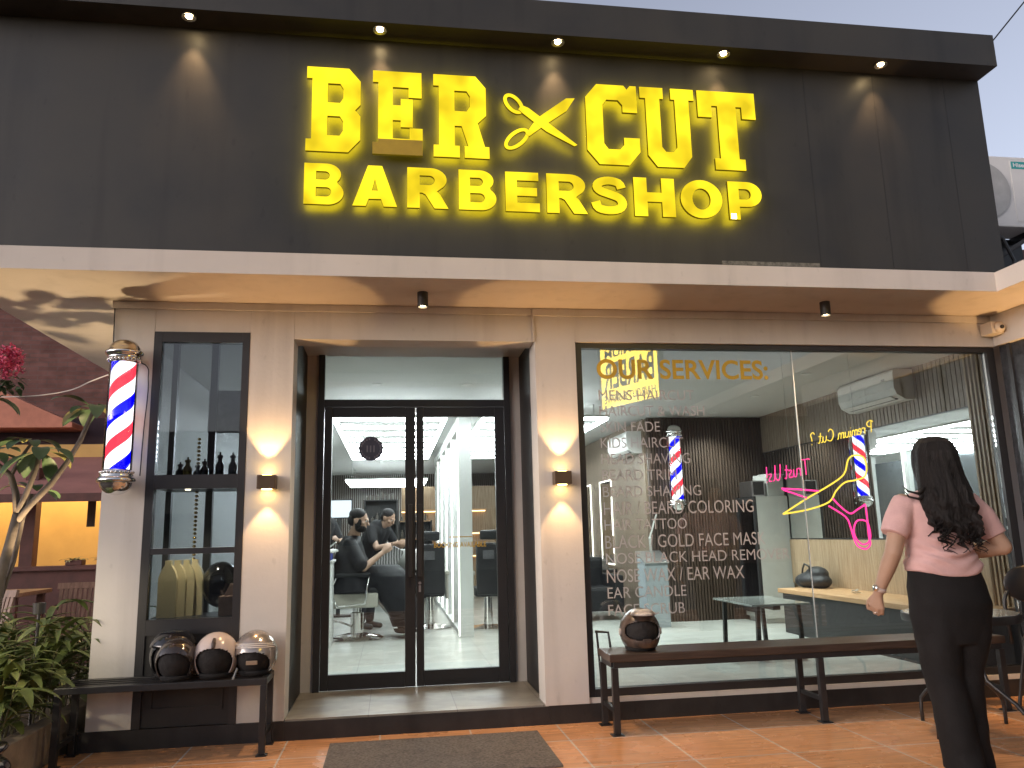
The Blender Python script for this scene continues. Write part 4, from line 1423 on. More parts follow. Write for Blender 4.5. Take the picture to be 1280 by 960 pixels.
for s in (-1, 1):
    ar = P('armrest', MB().box(cx - 0.24, cx + 0.16, cy_ + s * 0.28 - 0.04, cy_ + s * 0.28 + 0.04, 0.85, 0.90, 0.02), m_lthr, bch)
    P('arm_frame', MB().tube([(cx - 0.22, cy_ + s * 0.28, 0.86), (cx - 0.30, cy_ + s * 0.28, 0.70), (cx - 0.22, cy_ + s * 0.28, 0.52), (cx + 0.10, cy_ + s * 0.28, 0.55), (cx + 0.14, cy_ + s * 0.28, 0.86)], 0.014), m_chrome, ar, True)
P('footrest', MB().box(cx + 0.42, cx + 0.62, cy_ - 0.2, cy_ + 0.2, 0.25, 0.275, 0.008).bar((cx + 0.25, cy_ - 0.12, 0.55), (cx + 0.5, cy_ - 0.12, 0.26), 0.03).bar((cx + 0.25, cy_ + 0.12, 0.55), (cx + 0.5, cy_ + 0.12, 0.26), 0.03), m_chrome, bch)

cu_ = thing('person', (-0.4, 4.2, 0.73), 'bearded dark haired man sitting in the barber chair under a black cape, holding a phone', 'person', None)
hb = MB()
Mh = head_into(hb, Vector((-0.385, 4.12, 1.44)), R(78), 1.0, R(14))
hb.cap((-0.41, 4.16, 1.37), 0.058, (-0.46, 4.2, 1.24), 0.066)
hb.loft([(-0.47, 4.2, 0.75, 0.15, 0.17), (-0.48, 4.2, 0.95, 0.125, 0.155), (-0.48, 4.2, 1.12, 0.13, 0.18), (-0.47, 4.2, 1.21, 0.10, 0.17), (-0.46, 4.2, 1.26, 0.06, 0.07)], 24)
for s in (-1, 1):
    sh = (-0.48, 4.2 + s * 0.18, 1.18)
    el = (-0.33, 4.2 + s * 0.24, 0.93)
    wr = (-0.13, 4.16 + s * 0.09, 1.085)
    hb.cap(sh, 0.052, el, 0.042)
    hb.cap(el, 0.040, wr, 0.027)
    hand_into(hb, wr, (0.55, -0.1 * s, 0.8), (0.4, -s * 0.7, -0.2), 1.0, 0.5, s)
    hb.cap((-0.44, 4.2 + s * 0.10, 0.80), 0.09, (0.02, 4.2 + s * 0.12, 0.80), 0.065)
    hb.cap((0.02, 4.2 + s * 0.12, 0.80), 0.062, (0.08, 4.2 + s * 0.11, 0.36), 0.042)
put('body', remeshed(hb, 0.008, 3), m_skin, cu_)
eyes(Mh, cu_)
cu_.scale = (1.10, 1.10, 1.10)
cp = MB()
for v_, r_ in (((0, 0.028, 0.048), (0.086, 0.098, 0.078)), ((0, 0.07, -0.01), (0.078, 0.055, 0.07))):
    s_ = MB().ell(v_, r_)
    for v in s_.bm.verts:
        v.co = Mh @ v.co
    m_ = s_.mesh('h')
    cp.bm.from_mesh(m_)
P('hair', cp, m_hair, cu_, True)
bd = MB()
s_ = MB().ell((0, -0.036, -0.078), (0.060, 0.066, 0.050)).ell((0.056, -0.012, -0.035), (0.022, 0.036, 0.070)).ell((-0.056, -0.012, -0.035), (0.022, 0.036, 0.070))
for v in s_.bm.verts:
    v.co = Mh @ v.co
bd.bm.from_mesh(s_.mesh('h'))
P('beard', bd, m_hair, cu_, True)
cm = MB()
cm.loft([(-0.44, 4.2, 0.68, 0.24, 0.30), (-0.47, 4.2, 0.9, 0.20, 0.28), (-0.48, 4.2, 1.1, 0.155, 0.25), (-0.475, 4.2, 1.21, 0.12, 0.2), (-0.46, 4.2, 1.275, 0.085, 0.095)], 30)
cm.loft([(0.13, 4.2, 0.24, 0.13, 0.20), (0.10, 4.2, 0.42, 0.17, 0.25), (0.02, 4.2, 0.62, 0.21, 0.29), (-0.08, 4.2, 0.84, 0.26, 0.28), (-0.20, 4.2, 0.95, 0.24, 0.22)], 30)
for s in (-1, 1):
    cm.cap((-0.48, 4.2 + s * 0.18, 1.18), 0.078, (-0.37, 4.2 + s * 0.25, 0.98), 0.085)
    cm.cap((-0.44, 4.2 + s * 0.12, 0.82), 0.12, (0.03, 4.2 + s * 0.14, 0.82), 0.10)
m_cape = mat('black_cape', (0.008, 0.008, 0.010), 0.55, spec=0.25, var=0.35, scale=6, bump=0.5, bscale=9)
put('cape', remeshed(cm, 0.012, 8), m_cape, cu_)
ss = MB()
for s in (-1, 1):
    ss.ell((0.14, 4.2 + s * 0.11, 0.315), (0.13, 0.05, 0.045)).box(0.02, 0.27, 4.2 + s * 0.11 - 0.045, 4.2 + s * 0.11 + 0.045, 0.276, 0.292, 0.008)
P('shoes', ss, mat('pale_shoe', (0.5, 0.48, 0.44), 0.6), cu_, True)
ph = P('mobile_phone', MB().box(-0.056, 0.032, 4.09, 4.18, 1.192, 1.201, 0.003, rot=(0, R(-60), 0)), mat('phone_black', (0.015, 0.015, 0.018), 0.15), None, origin=(-0.045, 4.14, 1.15))
tag(ph, 'black phone held up in the hand of the caped customer', 'phone')

# ------------------------------------------------------------------ barber bending behind, and a man by the left frame
def standing(name_lb, x, y, yaw, h, shirt, cat='person', bend=0.0, seat=False, arm=1):
    t = thing('person', (x, y, FZ), name_lb, cat)
    k = h / 1.72
    fx, fy = math.sin(yaw), -math.cos(yaw)                 # facing
    rx_, ry_ = math.cos(yaw), math.sin(yaw)
    W = lambda a, b, z: (x + (a * rx_ + b * fx) * k, y + (a * ry_ + b * fy) * k, FZ + z * k)
    b = MB()
    hc = Vector(W(0, bend * 0.42, 1.60 - bend * 0.10))
    M = head_into(b, hc, yaw, k, bend * 0.6)
    b.cap(W(0, bend * 0.36, 1.50 - bend * 0.08), 0.055 * k, W(0, bend * 0.26, 1.40), 0.062 * k)
    tor = [(0.90, 0.16, 0.11, 0.0), (1.02, 0.14, 0.10, 0.03), (1.20, 0.165, 0.115, 0.13), (1.34, 0.19, 0.11, 0.22), (1.40, 0.15, 0.08, 0.25), (1.43, 0.06, 0.055, 0.26)]
    for mb_, g in ((b, 0.0),):
        for i in range(len(tor) - 1):
            for sx in (-0.5, 0, 0.5):
                z0, w0, d0, o0 = tor[i]
                z1, w1, d1, o1 = tor[i + 1]
                b.cap(W(sx * w0, o0 * bend, z0), d0 * k, W(sx * w1, o1 * bend, z1), d1 * k)
    for s in (-1, 1):
        sh, el, wr = W(s * 0.19, 0.24 * bend, 1.36), W(s * 0.27, 0.10 + 0.3 * bend, 1.10), W(s * 0.14, 0.34 + 0.3 * bend, 1.16)
        b.cap(sh, 0.05 * k, el, 0.04 * k)
        b.cap(el, 0.038 * k, wr, 0.026 * k)
        hand_into(b, wr, (-0.3 * s * rx_ + fx, -0.3 * s * ry_ + fy, 0.15), (-s * rx_, -s * ry_, -0.3), k, 0.45, s)
        b.cap(W(s * 0.09, 0, 0.88), 0.085 * k, W(s * 0.10, 0.02, 0.48), 0.055 * k)
        b.cap(W(s * 0.10, 0.02, 0.48), 0.052 * k, W(s * 0.10, -0.01, 0.09), 0.034 * k)
        b.cap(W(s * 0.10, -0.02, 0.045), 0.038 * k, W(s * 0.11, 0.15, 0.03), 0.028 * k)
    put('body', remeshed(b, 0.008, 3), m_skin, t)
    eyes(M, t)
    hm = MB()
    for c_, r_ in (((0, 0.028, 0.048), (0.086, 0.098, 0.076)), ((0, 0.07, -0.01), (0.078, 0.055, 0.07))):
        s_ = MB().ell(c_, r_)
        for v in s_.bm.verts:
            v.co = M @ v.co
        hm.bm.from_mesh(s_.mesh('h'))
    P('hair', hm, m_hair, t, True)
    c = MB()
    for i in range(len(tor) - 1):
        for sx in (-0.55, 0, 0.55):
            z0, w0, d0, o0 = tor[i]
            z1, w1, d1, o1 = tor[i + 1]
            if i == len(tor) - 2:
                continue
            c.cap(W(sx * w0, o0 * bend, z0), (d0 + 0.012) * k, W(sx * w1, o1 * bend, z1), (d1 + 0.012) * k)
    for s in (-1, 1):
        c.cap(W(s * 0.18, 0.24 * bend, 1.36), 0.066 * k, W(s * 0.245, 0.06 + 0.27 * bend, 1.18), 0.062 * k)
    put('shirt', remeshed(c, 0.010, 5), shirt, t)
    tr = MB()
    for s in (-1, 1):
        tr.cap(W(s * 0.09, 0, 0.90), 0.105 * k, W(s * 0.10, 0.02, 0.48), 0.075 * k)
        tr.cap(W(s * 0.10, 0.02, 0.48), 0.073 * k, W(s * 0.10, -0.01, 0.12), 0.060 * k)
    fo = MB()
    for s in (-1, 1):
        fo.cap(W(s * 0.10, -0.03, 0.05), 0.048 * k, W(s * 0.11, 0.16, 0.035), 0.038 * k)
    P('shoes', fo, mat('dark_shoe', (0.03, 0.03, 0.03), 0.5), t, True)
    put('trousers', remeshed(tr, 0.010, 5), mat('dark_trousers', (0.02, 0.02, 0.024), 0.8), t)
    return t
m_tee = mat('black_tshirt', (0.009, 0.009, 0.011), 0.85, var=0.3, scale=8, bump=0.2, bscale=20)
standing('barber in a black t-shirt bending forward behind the seated customer', -0.33, 5.3, R(55), 1.62, m_tee, bend=0.9)
standing('man at the left edge of the glass doors, face half hidden by the frame', -0.93, 4.75, R(20), 1.72, m_tee, bend=0.1)

# ------------------------------------------------------------------ hall furniture
ct = thing('white_counter', (-0.85, 3.7, FZ), 'white counter end at the left inside the glass doors, blue boxes on it', 'counter')
P('cabinet', MB().box(-1.5, -0.66, 3.45, 4.0, FZ, 1.03, 0.006), m_iwall, ct)
P('counter_top', MB().box(-1.52, -0.64, 3.43, 4.02, 1.031, 1.06, 0.005), m_iwall, ct)
bx = P('tissue_box', MB().box(-0.83, -0.665, 3.55, 3.78, 1.061, 1.14, 0.004), mat('box_blue', (0.03, 0.05, 0.30), 0.5), None, origin=(-0.75, 3.66, 1.06))
tag(bx, 'blue tissue box on the white counter beside the doors', 'box')
pb = P('paper_stack', MB().box(-0.80, -0.62, 3.56, 3.76, 1.141, 1.16, rot=(R(4), R(-14), R(20))).bar((-0.76, 3.62, 1.15), (-0.62, 3.60, 1.26), 0.05, 0.01), mat('paper', (0.62, 0.62, 0.6), 0.7), None, origin=(-0.72, 3.66, 1.14))
tag(pb, 'white papers and brush lying on the blue tissue box', 'papers')

def salon_chair(x, y, lb, w=0.36):
    t = thing('salon_chair', (x, y, FZ), lb, 'salon chair', 'black salon chairs seen from behind')
    P('backrest', MB().box(x - w / 2, x + w / 2, y, y + 0.10, 0.56, 1.20, 0.025, rot=(R(-4), 0, 0)), m_lthr, t)
    P('label_plate', MB().box(x - 0.09, x + 0.05, y - 0.022, y - 0.016, 1.0, 1.11), mat('plate_grey', (0.07, 0.07, 0.075), 0.4), t)
    P('headrest', MB().box(x - 0.12, x + 0.12, y + 0.02, y + 0.10, 1.24, 1.36, 0.03), m_lthr, t)
    P('seat', MB().box(x - w / 2, x + w / 2, y + 0.10, y + 0.58, 0.53, 0.64, 0.025), m_lthr, t)
    for s in (-1, 1):
        P('armrest', MB().box(x + s * (w / 2 + 0.04) - 0.03, x + s * (w / 2 + 0.04) + 0.03, y + 0.10, y + 0.5, 0.80, 0.85, 0.015).box(x + s * (w / 2 + 0.04) - 0.015, x + s * (w / 2 + 0.04) + 0.015, y + 0.12, y + 0.46, 0.50, 0.80, 0.006), m_pale, t)
    P('pump_base', MB().lathe([(0, 0), (0.28, 0), (0.28, 0.015), (0.06, 0.05), (0.05, 0.40), (0, 0.40)], (x, y + 0.3, FZ + 0.001), 32), m_chrome, t, True, auto=30)
    return t
salon_chair(0.50, 4.75, 'black salon chair seen from behind, left of the lit partition post')
salon_chair(1.23, 4.45, 'black salon chair seen from behind, right of the lit partition post', 0.34)

hw = thing('wash_basin', (0.12, 5.6, FZ), 'white hair wash basin with a striped towel behind the caped customer', 'basin')
P('bowl', MB().loft([(0.20, 5.6, 0.85, 0.18, 0.2), (0.20, 5.6, 1.0, 0.24, 0.27), (0.20, 5.6, 1.13, 0.27, 0.30)], 28), m_iwall, hw, True)
P('pedestal', MB().box(0.05, 0.35, 5.5, 5.75, FZ, 0.85, 0.01), m_blk, hw)
tw = P('striped_towel', MB().box(-0.16, 0.10, 4.9, 5.2, 0.86, 1.20, 0.02, rot=(0, R(30), 0)), None, None, origin=(0, 5, 1.0))
m_stp = bpy.data.materials.new('striped_cloth')
m_stp.use_nodes = True
_w = m_stp.node_tree.nodes.new('ShaderNodeTexWave')
_w.inputs['Scale'].default_value = 9
_w.inputs['Distortion'].default_value = 2.5
_tc = m_stp.node_tree.nodes.new('ShaderNodeTexCoord')
m_stp.node_tree.links.new(_tc.outputs['Object'], _w.inputs['Vector'])
_cr = m_stp.node_tree.nodes.new('ShaderNodeValToRGB')
_cr.color_ramp.elements[0].color = (0.03, 0.03, 0.03, 1)
_cr.color_ramp.elements[1].color = (0.5, 0.5, 0.5, 1)
m_stp.node_tree.links.new(_w.outputs[0], _cr.inputs[0])
m_stp.node_tree.links.new(_cr.outputs[0], m_stp.node_tree.nodes['Principled BSDF'].inputs['Base Color'])
tw.data.materials.append(m_stp)
tag(tw, 'black and white striped towel hanging behind the customer in the cape', 'towel')
tvs = thing('wall_monitor', (-0.95, 7.2, 1.7), 'small white lit screen on a dark stand at the back left of the hall', 'monitor')
P('screen', MB().box(-0.98, -0.62, 7.0, 7.01, 1.62, 1.88), emi('screen_white', (0.8, 0.9, 1.0), 0.75), tvs)
P('casing', MB().box(-1.0, -0.6, 7.011, 7.05, 1.60, 1.90).box(-0.83, -0.77, 7.02, 7.05, FZ, 1.60).box(-1.0, -0.6, 6.9, 7.15, FZ, FZ + 0.03), m_blk, tvs)
for (x, y, z, lb, n) in ((-0.2, 9.6, 2.0, 'dark tool cabinet with open shelves at the back of the hall', 0), (0.45, 9.8, 1.6, 'second dark cabinet with bottles beside the lit partition at the back', 1)):
    t = thing('tool_cabinet', (x, y, FZ), lb, 'cabinet')
    P('carcass', MB().box(x - 0.32, x - 0.29, y, y + 0.4, FZ, z).box(x + 0.29, x + 0.32, y, y + 0.4, FZ, z).box(x - 0.289, x + 0.289, y + 0.37, y + 0.4, FZ, z), m_blk, t)
    for k in range(5):
        zz = FZ + 0.1 + k * (z - FZ - 0.12) / 4
        sh_ = P('shelf', MB().box(x - 0.289, x + 0.289, y, y + 0.369, zz, zz + 0.02), m_oakx if n else m_blk, t)
        rnd = MB()
        for q in range(6):
            hx = x - 0.25 + q * 0.09
            hh = random.uniform(0.08, 0.2)
            rnd.lathe([(0, 0), (0.025, 0), (0.025, hh * 0.7), (0.01, hh * 0.8), (0.01, hh), (0, hh)], (hx, y + 0.12, zz + 0.021), 10)
        P('bottles', rnd, mat('bottle_mixed', (0.16, 0.14, 0.12), 0.3, var=0.8, scale=7), sh_)
sw = thing('wood_display_shelf', (0.55, 10.4, FZ), 'wooden shelf unit with warm lit shelves at the back behind the right glass door', 'shelf')
P('back_panel', MB().box(0.2, 3.3, 10.7, 10.75, FZ, 2.3), m_oak, sw)
for z in (0.9, 1.35, 1.8):
    P('shelf', MB().box(0.2, 1.9, 10.4, 10.699, z, z + 0.03), m_oakx, sw)
    P('led_strip', MB().box(0.2, 1.9, 10.66, 10.68, z - 0.02, z - 0.002), emi('shelf_warm', (1.0, 0.62, 0.3), 3.0), sw)

# ------------------------------------------------------------------ waiting room
barber_pole(3.71, 4.33, 1.53, 2.68, 'lit barber pole on the dark slat wall inside the waiting room', 4.53)
mr_ = thing('wall_mirror', (5.03, 2.4, 1.16), 'long mirror on the waiting room right wall above the bench, reflecting hall lights', 'mirror')
P('mirror_glass', MB().box(5.031, 5.040, 0.46, 4.5, 1.165, 2.30), m_mirror, mr_)
P('edge_trim', MB().box(5.026, 5.040, 0.46, 4.5, 2.3005, 2.312).box(5.026, 5.04, 0.46, 4.5, 1.150, 1.1645), m_frame, mr_)

def wall_ac(name_lb, c, dirx, ln):
    """indoor unit: long axis along Y, facing dirx (+1/-1) along X"""
    x, y, z = c
    t = thing('wall_air_conditioner', c, name_lb, 'air conditioner', 'white wall air conditioners')
    prof = [(0, 0.0), (0.10, 0.0), (0.19, 0.05), (0.215, 0.11), (0.215, 0.27), (0.19, 0.30), (0, 0.30)]
    mbx = MB()
    mbx.prism([(a, b) for a, b in prof], 'y', -ln / 2, ln / 2)
    for v in mbx.bm.verts:
        v.co = Vector((x + dirx * v.co.x, y + v.co.y, z + v.co.z))
    P('casing', mbx, m_acw, t)
    P('air_slot', MB().box(x + dirx * 0.13 - 0.035, x + dirx * 0.13 + 0.035, y - ln * 0.42, y + ln * 0.42, z + 0.012, z + 0.02), mat('slot_dark', (0.06, 0.06, 0.06), 0.6), t)
    P('louvre', MB().box(x + dirx * 0.185 - 0.03, x + dirx * 0.185 + 0.03, y - ln * 0.42, y + ln * 0.42, z + 0.022, z + 0.03, 0.002, rot=(0, R(-28 * dirx), 0)), m_acw, t)
    P('display_dot', MB().box(x + dirx * 0.2152 - 0.0015, x + dirx * 0.2152 + 0.0015, y - ln * 0.36, y - ln * 0.30, z + 0.20, z + 0.225), mat('ac_badge', (0.35, 0.35, 0.35), 0.4), t)
    return t
wall_ac('white wall air conditioner on the right wall of the waiting room above the mirror', (5.032, 1.70, 2.495), -1, 0.98)
wall_ac('white wall air conditioner on the slatted wall at the left of the waiting room', (3.384, 5.2, 2.35), -1, 0.95)

fr = thing('display_fridge', (4.8, 4.2, FZ), 'tall pale fridge with dark framed glass door in the waiting room corner', 'fridge')
m_frg = mat('fridge_grey', (0.50, 0.51, 0.48), 0.45, var=0.05)
P('cabinet', MB().box(4.60, 5.02, 3.92, 3.95, FZ + 0.06, 1.70).box(4.60, 5.02, 4.44, 4.47, FZ + 0.06, 1.70).box(4.60, 5.02, 3.951, 4.439, 1.62, 1.70).box(4.60, 5.02, 3.951, 4.439, FZ + 0.06, 0.30).box(4.98, 5.02, 3.951, 4.439, 0.301, 1.619).box(4.63, 5.0, 3.95, 4.44, FZ, FZ + 0.059), m_frg, fr)
dr = P('door', MB().box(4.565, 4.598, 3.92, 3.975, 0.25, 1.70, 0.004).box(4.565, 4.598, 4.415, 4.47, 0.25, 1.70, 0.004).box(4.566, 4.597, 3.976, 4.414, 1.62, 1.70).box(4.566, 4.597, 3.976, 4.414, 0.25, 0.32), m_blk, fr)
P('pane', MB().box(4.58, 4.585, 3.976, 4.414, 0.321, 1.619), m_glass, dr)
for z in (0.55, 0.85, 1.15, 1.42):
    sh_ = P('shelf', MB().box(4.62, 4.97, 3.96, 4.43, z, z + 0.012), m_steel, fr)
    bm_ = MB()
    for q in range(5):
        bm_.lathe([(0, 0), (0.03, 0), (0.03, 0.12), (0.012, 0.16), (0.012, 0.19), (0, 0.19)], (4.66, 4.01 + q * 0.09, z + 0.013), 10)
    P('bottles', bm_, mat('bottle_mixed', (0.16, 0.14, 0.12), 0.3, var=0.8, scale=7), sh_)
mw = thing('microwave', (4.75, 4.2, 1.70), 'dark microwave oven on top of the fridge, left of the pale box', 'microwave')
P('casing', MB().box(4.58, 4.76, 3.98, 4.35, 1.702, 1.90, 0.006), m_steel, mw)
P('door', MB().box(4.60, 4.74, 3.972, 3.979, 1.72, 1.885), m_blk, mw)
pbx = P('storage_box', MB().box(4.78, 5.01, 3.96, 4.36, 1.702, 1.985, 0.006), m_frg, None, origin=(4.9, 4.15, 1.7))
tag(pbx, 'pale square box on top of the fridge beside the mirror', 'box')

wb = thing('waiting_bench', (4.72, 1.7, FZ), 'long built in bench with oak seat and black base inside the waiting room', 'bench')
P('base', MB().box(4.44, 5.03, 0.24, 3.10, FZ, 0.568), m_blk, wb)
P('seat', MB().box(4.395, 5.03, 0.235, 3.13, 0.569, 0.615, 0.004), m_oakx, wb)
P('back_panel', MB().box(4.995, 5.03, 0.47, 3.9, 0.616, 1.148), m_oak, wb)
bg_ = MB()
random.seed(3)
bg_.ell((4.78, 3.02, 0.705), (0.15, 0.22, 0.095)).ell((4.80, 2.95, 0.77), (0.12, 0.15, 0.085)).ell((4.76, 3.14, 0.69), (0.12, 0.14, 0.08)).ell((4.80, 2.88, 0.69), (0.12, 0.13, 0.08))
m_ = remeshed(bg_, 0.012, 4)
bagt = thing('shoulder_bag', (4.78, 3.0, 0.616), 'slumped black bag on the oak seat of the waiting bench', 'bag')
put('bag_body', m_, mat('bag_black', (0.018, 0.018, 0.02), 0.55, var=0.5, scale=12, bump=1.0, bscale=18), bagt)
P('handle', MB().tube([(4.70, 2.92, 0.80), (4.68, 2.90, 0.86), (4.68, 3.0, 0.885), (4.70, 3.08, 0.83), (4.70, 3.1, 0.78)], 0.010, 8), m_blk, bagt, True)
ti = MB()
for k in range(7):
    ti.poly([(4.66 + random.uniform(-.05, .05), 1.95 + random.uniform(-.07, .07), 0.618 + random.uniform(0, .05)) for _ in range(3)])
ts = P('crumpled_tissue', ti, mat('tissue_white', (0.75, 0.74, 0.7), 0.8), None, origin=(4.66, 1.95, 0.618))
tag(ts, 'crumpled white tissue on the oak bench seat right of the black bag', 'tissue')

ctb = thing('coffee_table', (3.48, 1.7, FZ), 'low rectangular table with pale glass top and dark legs inside the waiting room', 'table')
P('table_top', MB().box(3.20, 3.77, 1.25, 2.13, 0.605, 0.622, 0.003), mat('grey_glass_top', (0.34, 0.37, 0.35), 0.15, coat=0.5), ctb)
for x in (3.27, 3.70):
    for y in (1.32, 2.06):
        P('leg', MB().bar((x, y, FZ), (x + (0.02 if x < 3.5 else -0.02), y, 0.604), 0.035), m_blk, ctb)
P('stretcher', MB().box(3.45, 3.52, 1.34, 2.04, 0.56, 0.604), m_blk, ctb)
pod = thing('service_podium', (3.25, 4.15, FZ), 'grey metal podium with sloping top and white tablet arm near the dark slat wall', 'podium')
P('cabinet', MB().prism([(4.0, FZ), (4.32, FZ), (4.32, 1.02), (4.0, 0.90)], 'x', 3.11, 3.40), mat('podium_grey', (0.30, 0.34, 0.36), 0.4, var=0.1), pod)
P('sloping_top', MB().box(3.09, 3.42, 3.97, 4.34, 0.965, 0.985, 0.003, rot=(R(20.5), 0, 0)), m_steel, pod)
P('tablet_arm', MB().bar((3.26, 4.2, 1.0), (3.24, 4.15, 1.22), 0.03).bar((3.24, 4.15, 1.22), (3.34, 4.13, 1.52), 0.018), m_iwall, pod)
sf = thing('waiting_sofa', (2.2, 5.2, FZ), 'low black leather sofa at the far left behind the big window', 'sofa')
P('seat', MB().box(1.75, 3.0, 5.0, 5.7, FZ + 0.12, 0.56, 0.04), m_lthr, sf)
P('backrest', MB().box(1.75, 3.0, 5.6, 5.8, 0.5, 0.95, 0.05), m_lthr, sf)
for x in (1.70, 2.98):
    P('armrest', MB().box(x, x + 0.14, 5.0, 5.75, FZ + 0.10, 0.72, 0.03), m_lthr, sf)
for k, (y, lb) in enumerate(((6.3, 'tall mirror with glowing frame on the hall wall, nearest to the window'), (7.6, 'second tall mirror with glowing frame farther along the hall wall'), (9.2, 'farthest tall mirror with glowing frame on the hall wall'))):
    t = thing('lit_mirror', (3.37, y, 1.3), lb, 'mirror', 'lit mirrors on the hall wall')
    P('mirror_glass', MB().box(3.366, 3.372, y + 0.02, y + 0.68, 0.82, 2.08), m_mirror, t)
    P('led_frame', MB().box(3.360, 3.374, y, y + 0.019, 0.80, 2.10).box(3.36, 3.374, y + 0.681, y + 0.70, 0.80, 2.10).box(3.36, 3.374, y + 0.0192, y + 0.6808, 2.081, 2.10).box(3.36, 3.374, y + 0.0192, y + 0.6808, 0.80, 0.819), m_ledstrip, t)
    cst = P('console', MB().box(3.15, 3.37, y - 0.1, y + 0.8, 0.70, 0.74), m_blk, t)
    bm_ = MB()
    for q in range(5):
        bm_.lathe([(0, 0), (0.03, 0), (0.03, 0.12), (0.012, 0.16), (0.012, 0.2), (0, 0.2)], (3.25, y + 0.05 + q * 0.14, 0.741), 10)
    P('bottles', bm_, mat('bottle_mixed', (0.16, 0.14, 0.12), 0.3, var=0.8, scale=7), t)

# neon on the mirror
m_npink = emi('neon_pink', (1.0, 0.04, 0.24), 1.3)
m_nyel = emi('neon_yellow', (1.0, 0.66, 0.08), 0.9)
NY = 0.40
m_acry = glass('neon_acrylic', (0.985, 0.985, 0.985), 0.5, 0.0)
neon = thing('neon_scissors', (3.5, NY, 1.4), 'pink and yellow neon outline of open scissors hung behind the big window', 'neon sign', 'neon signs in the waiting room')
Y1 = [(3.143, 1.407), (3.354, 1.524), (3.578, 1.635), (3.712, 1.723), (3.761, 1.839), (3.819, 1.877), (3.899, 1.863), (3.921, 1.787), (3.899, 1.704), (3.814, 1.672), (3.713, 1.654), (3.626, 1.585), (3.554, 1.496), (3.363, 1.438), (3.143, 1.407)]
P1 = [(3.466, 1.587), (3.144, 1.612), (3.237, 1.575), (3.355, 1.532)]
P2 = [(3.584, 1.525), (3.631, 1.47), (3.721, 1.4), (3.786, 1.427), (3.844, 1.458), (3.866, 1.466), (3.87, 1.376), (3.869, 1.214), (3.876, 1.157), (3.858, 1.126), (3.821, 1.111), (3.762, 1.136), (3.734, 1.201), (3.717, 1.282), (3.682, 1.372), (3.542, 1.464)]
P3 = [(3.83, 1.344), (3.776, 1.337), (3.742, 1.273), (3.752, 1.201), (3.799, 1.151), (3.853, 1.158), (3.883, 1.214), (3.872, 1.319), (3.83, 1.344)]
P('yellow_blade', MB().tube([(a, NY, b) for a, b in smooth_path(Y1)], 0.007, 8), m_nyel, neon, True)
P('pink_tip', MB().tube([(a, NY - 0.012, b) for a, b in smooth_path(P1, 2)], 0.007, 8), m_npink, neon, True)
P('pink_handle', MB().tube([(a, NY - 0.012, b) for a, b in smooth_path(P2)], 0.007, 8).tube([(a, NY - 0.012, b) for a, b in smooth_path(P3)], 0.007, 8), m_npink, neon, True)
GL = {
 'T': (0.62, [[(0, .92), (.12, 1.0), (.35, .98), (.62, 1.02)], [(.36, .98), (.30, .5), (.24, 0)]]),
 'r': (0.30, [[(.05, .5), (.04, .2), (.02, 0)], [(.04, .3), (.14, .5), (.28, .48)]]),
 'u': (0.36, [[(.02, .5), (.02, .15), (.10, 0), (.22, .12), (.27, .5)], [(.27, .5), (.26, .1), (.34, .02)]]),
 's': (0.30, [[(.26, .46), (.14, .5), (.06, .40), (.20, .2), (.18, .04), (.02, .04)]]),
 't': (0.28, [[(.14, .85), (.11, .3), (.14, .02), (.24, .06)], [(.0, .55), (.26, .57)]]),
 'U': (0.60, [[(.04, 1), (.02, .3), (.14, 0), (.34, .2), (.42, 1)], [(.42, 1), (.40, .2), (.50, 0)]]),
 '!': (0.22, [[(.14, 1.0), (.08, .3)], [(.06, .06), (.05, 0.0)]]),
 ' ': (0.28, []),
 'P': (0.52, [[(.16, 1.0), (.10, .4), (.05, -.02)], [(.0, .86), (.22, 1.02), (.46, .85), (.36, .56), (.12, .48)]]),
 'e': (0.30, [[(.02, .24), (.22, .30), (.18, .5), (.05, .42), (.03, .14), (.12, 0), (.27, .08)]]),
 'm': (0.50, [[(.02, .5), (.02, 0)], [(.02, .32), (.12, .5), (.20, .38), (.20, 0)], [(.20, .32), (.32, .5), (.40, .38), (.40, .04), (.46, .02)]]),
 'i': (0.16, [[(.05, .5), (.04, .08), (.12, .0)], [(.06, .72), (.06, .76)]]),
 'C': (0.52, [[(.44, .82), (.30, 1.0), (.08, .75), (.03, .3), (.18, 0), (.46, .16)]]),
 '?': (0.34, [[(.02, .82), (.14, 1.02), (.30, .86), (.20, .55), (.14, .28)], [(.12, .05), (.12, -.01)]]),
}
P('hanging_wire', MB().tube([(3.25, NY + 0.01, 1.60), (3.25, NY + 0.01, 2.81)], 0.0015, 5).tube([(3.86, NY + 0.01, 1.88), (3.86, NY + 0.01, 2.81)], 0.0015, 5), m_steel, neon)
for s, A, B, C_, m_, lb in (('Trust Us!', (3.406, 1.727), (3.01, 1.659), (3.419, 1.856), m_npink, 'pink neon handwriting Trust Us, seen reversed, left of the neon scissors'), ('Premium Cut ?', (4.006, 2.073), (3.425, 1.962), (4.027, 2.175), m_nyel, 'yellow neon handwriting Premium Cut, seen reversed, above the neon scissors')):
    A, B, C_ = Vector((A[0], 0, A[1])), Vector((B[0], 0, B[1])), Vector((C_[0], 0, C_[1]))
    wsum = sum(GL[c][0] for c in s)
    mb_ = MB()
    xx = 0.0
    for c in s:
        wd, sts = GL[c]
        for st_ in sts:
            pts = []
            for a, b_ in smooth_path(st_, 4):
                p_ = A + (B - A) * ((xx + a) / wsum) + (C_ - A) * b_
                pts.append((p_.x, NY, p_.z))
            mb_.tube(pts, 0.0042, 6)
        xx += wd
    o = P('neon_lettering', mb_, m_, None, True, origin=(A.x, NY, A.z))
    tag(o, lb, 'neon sign', 'neon signs in the waiting room')

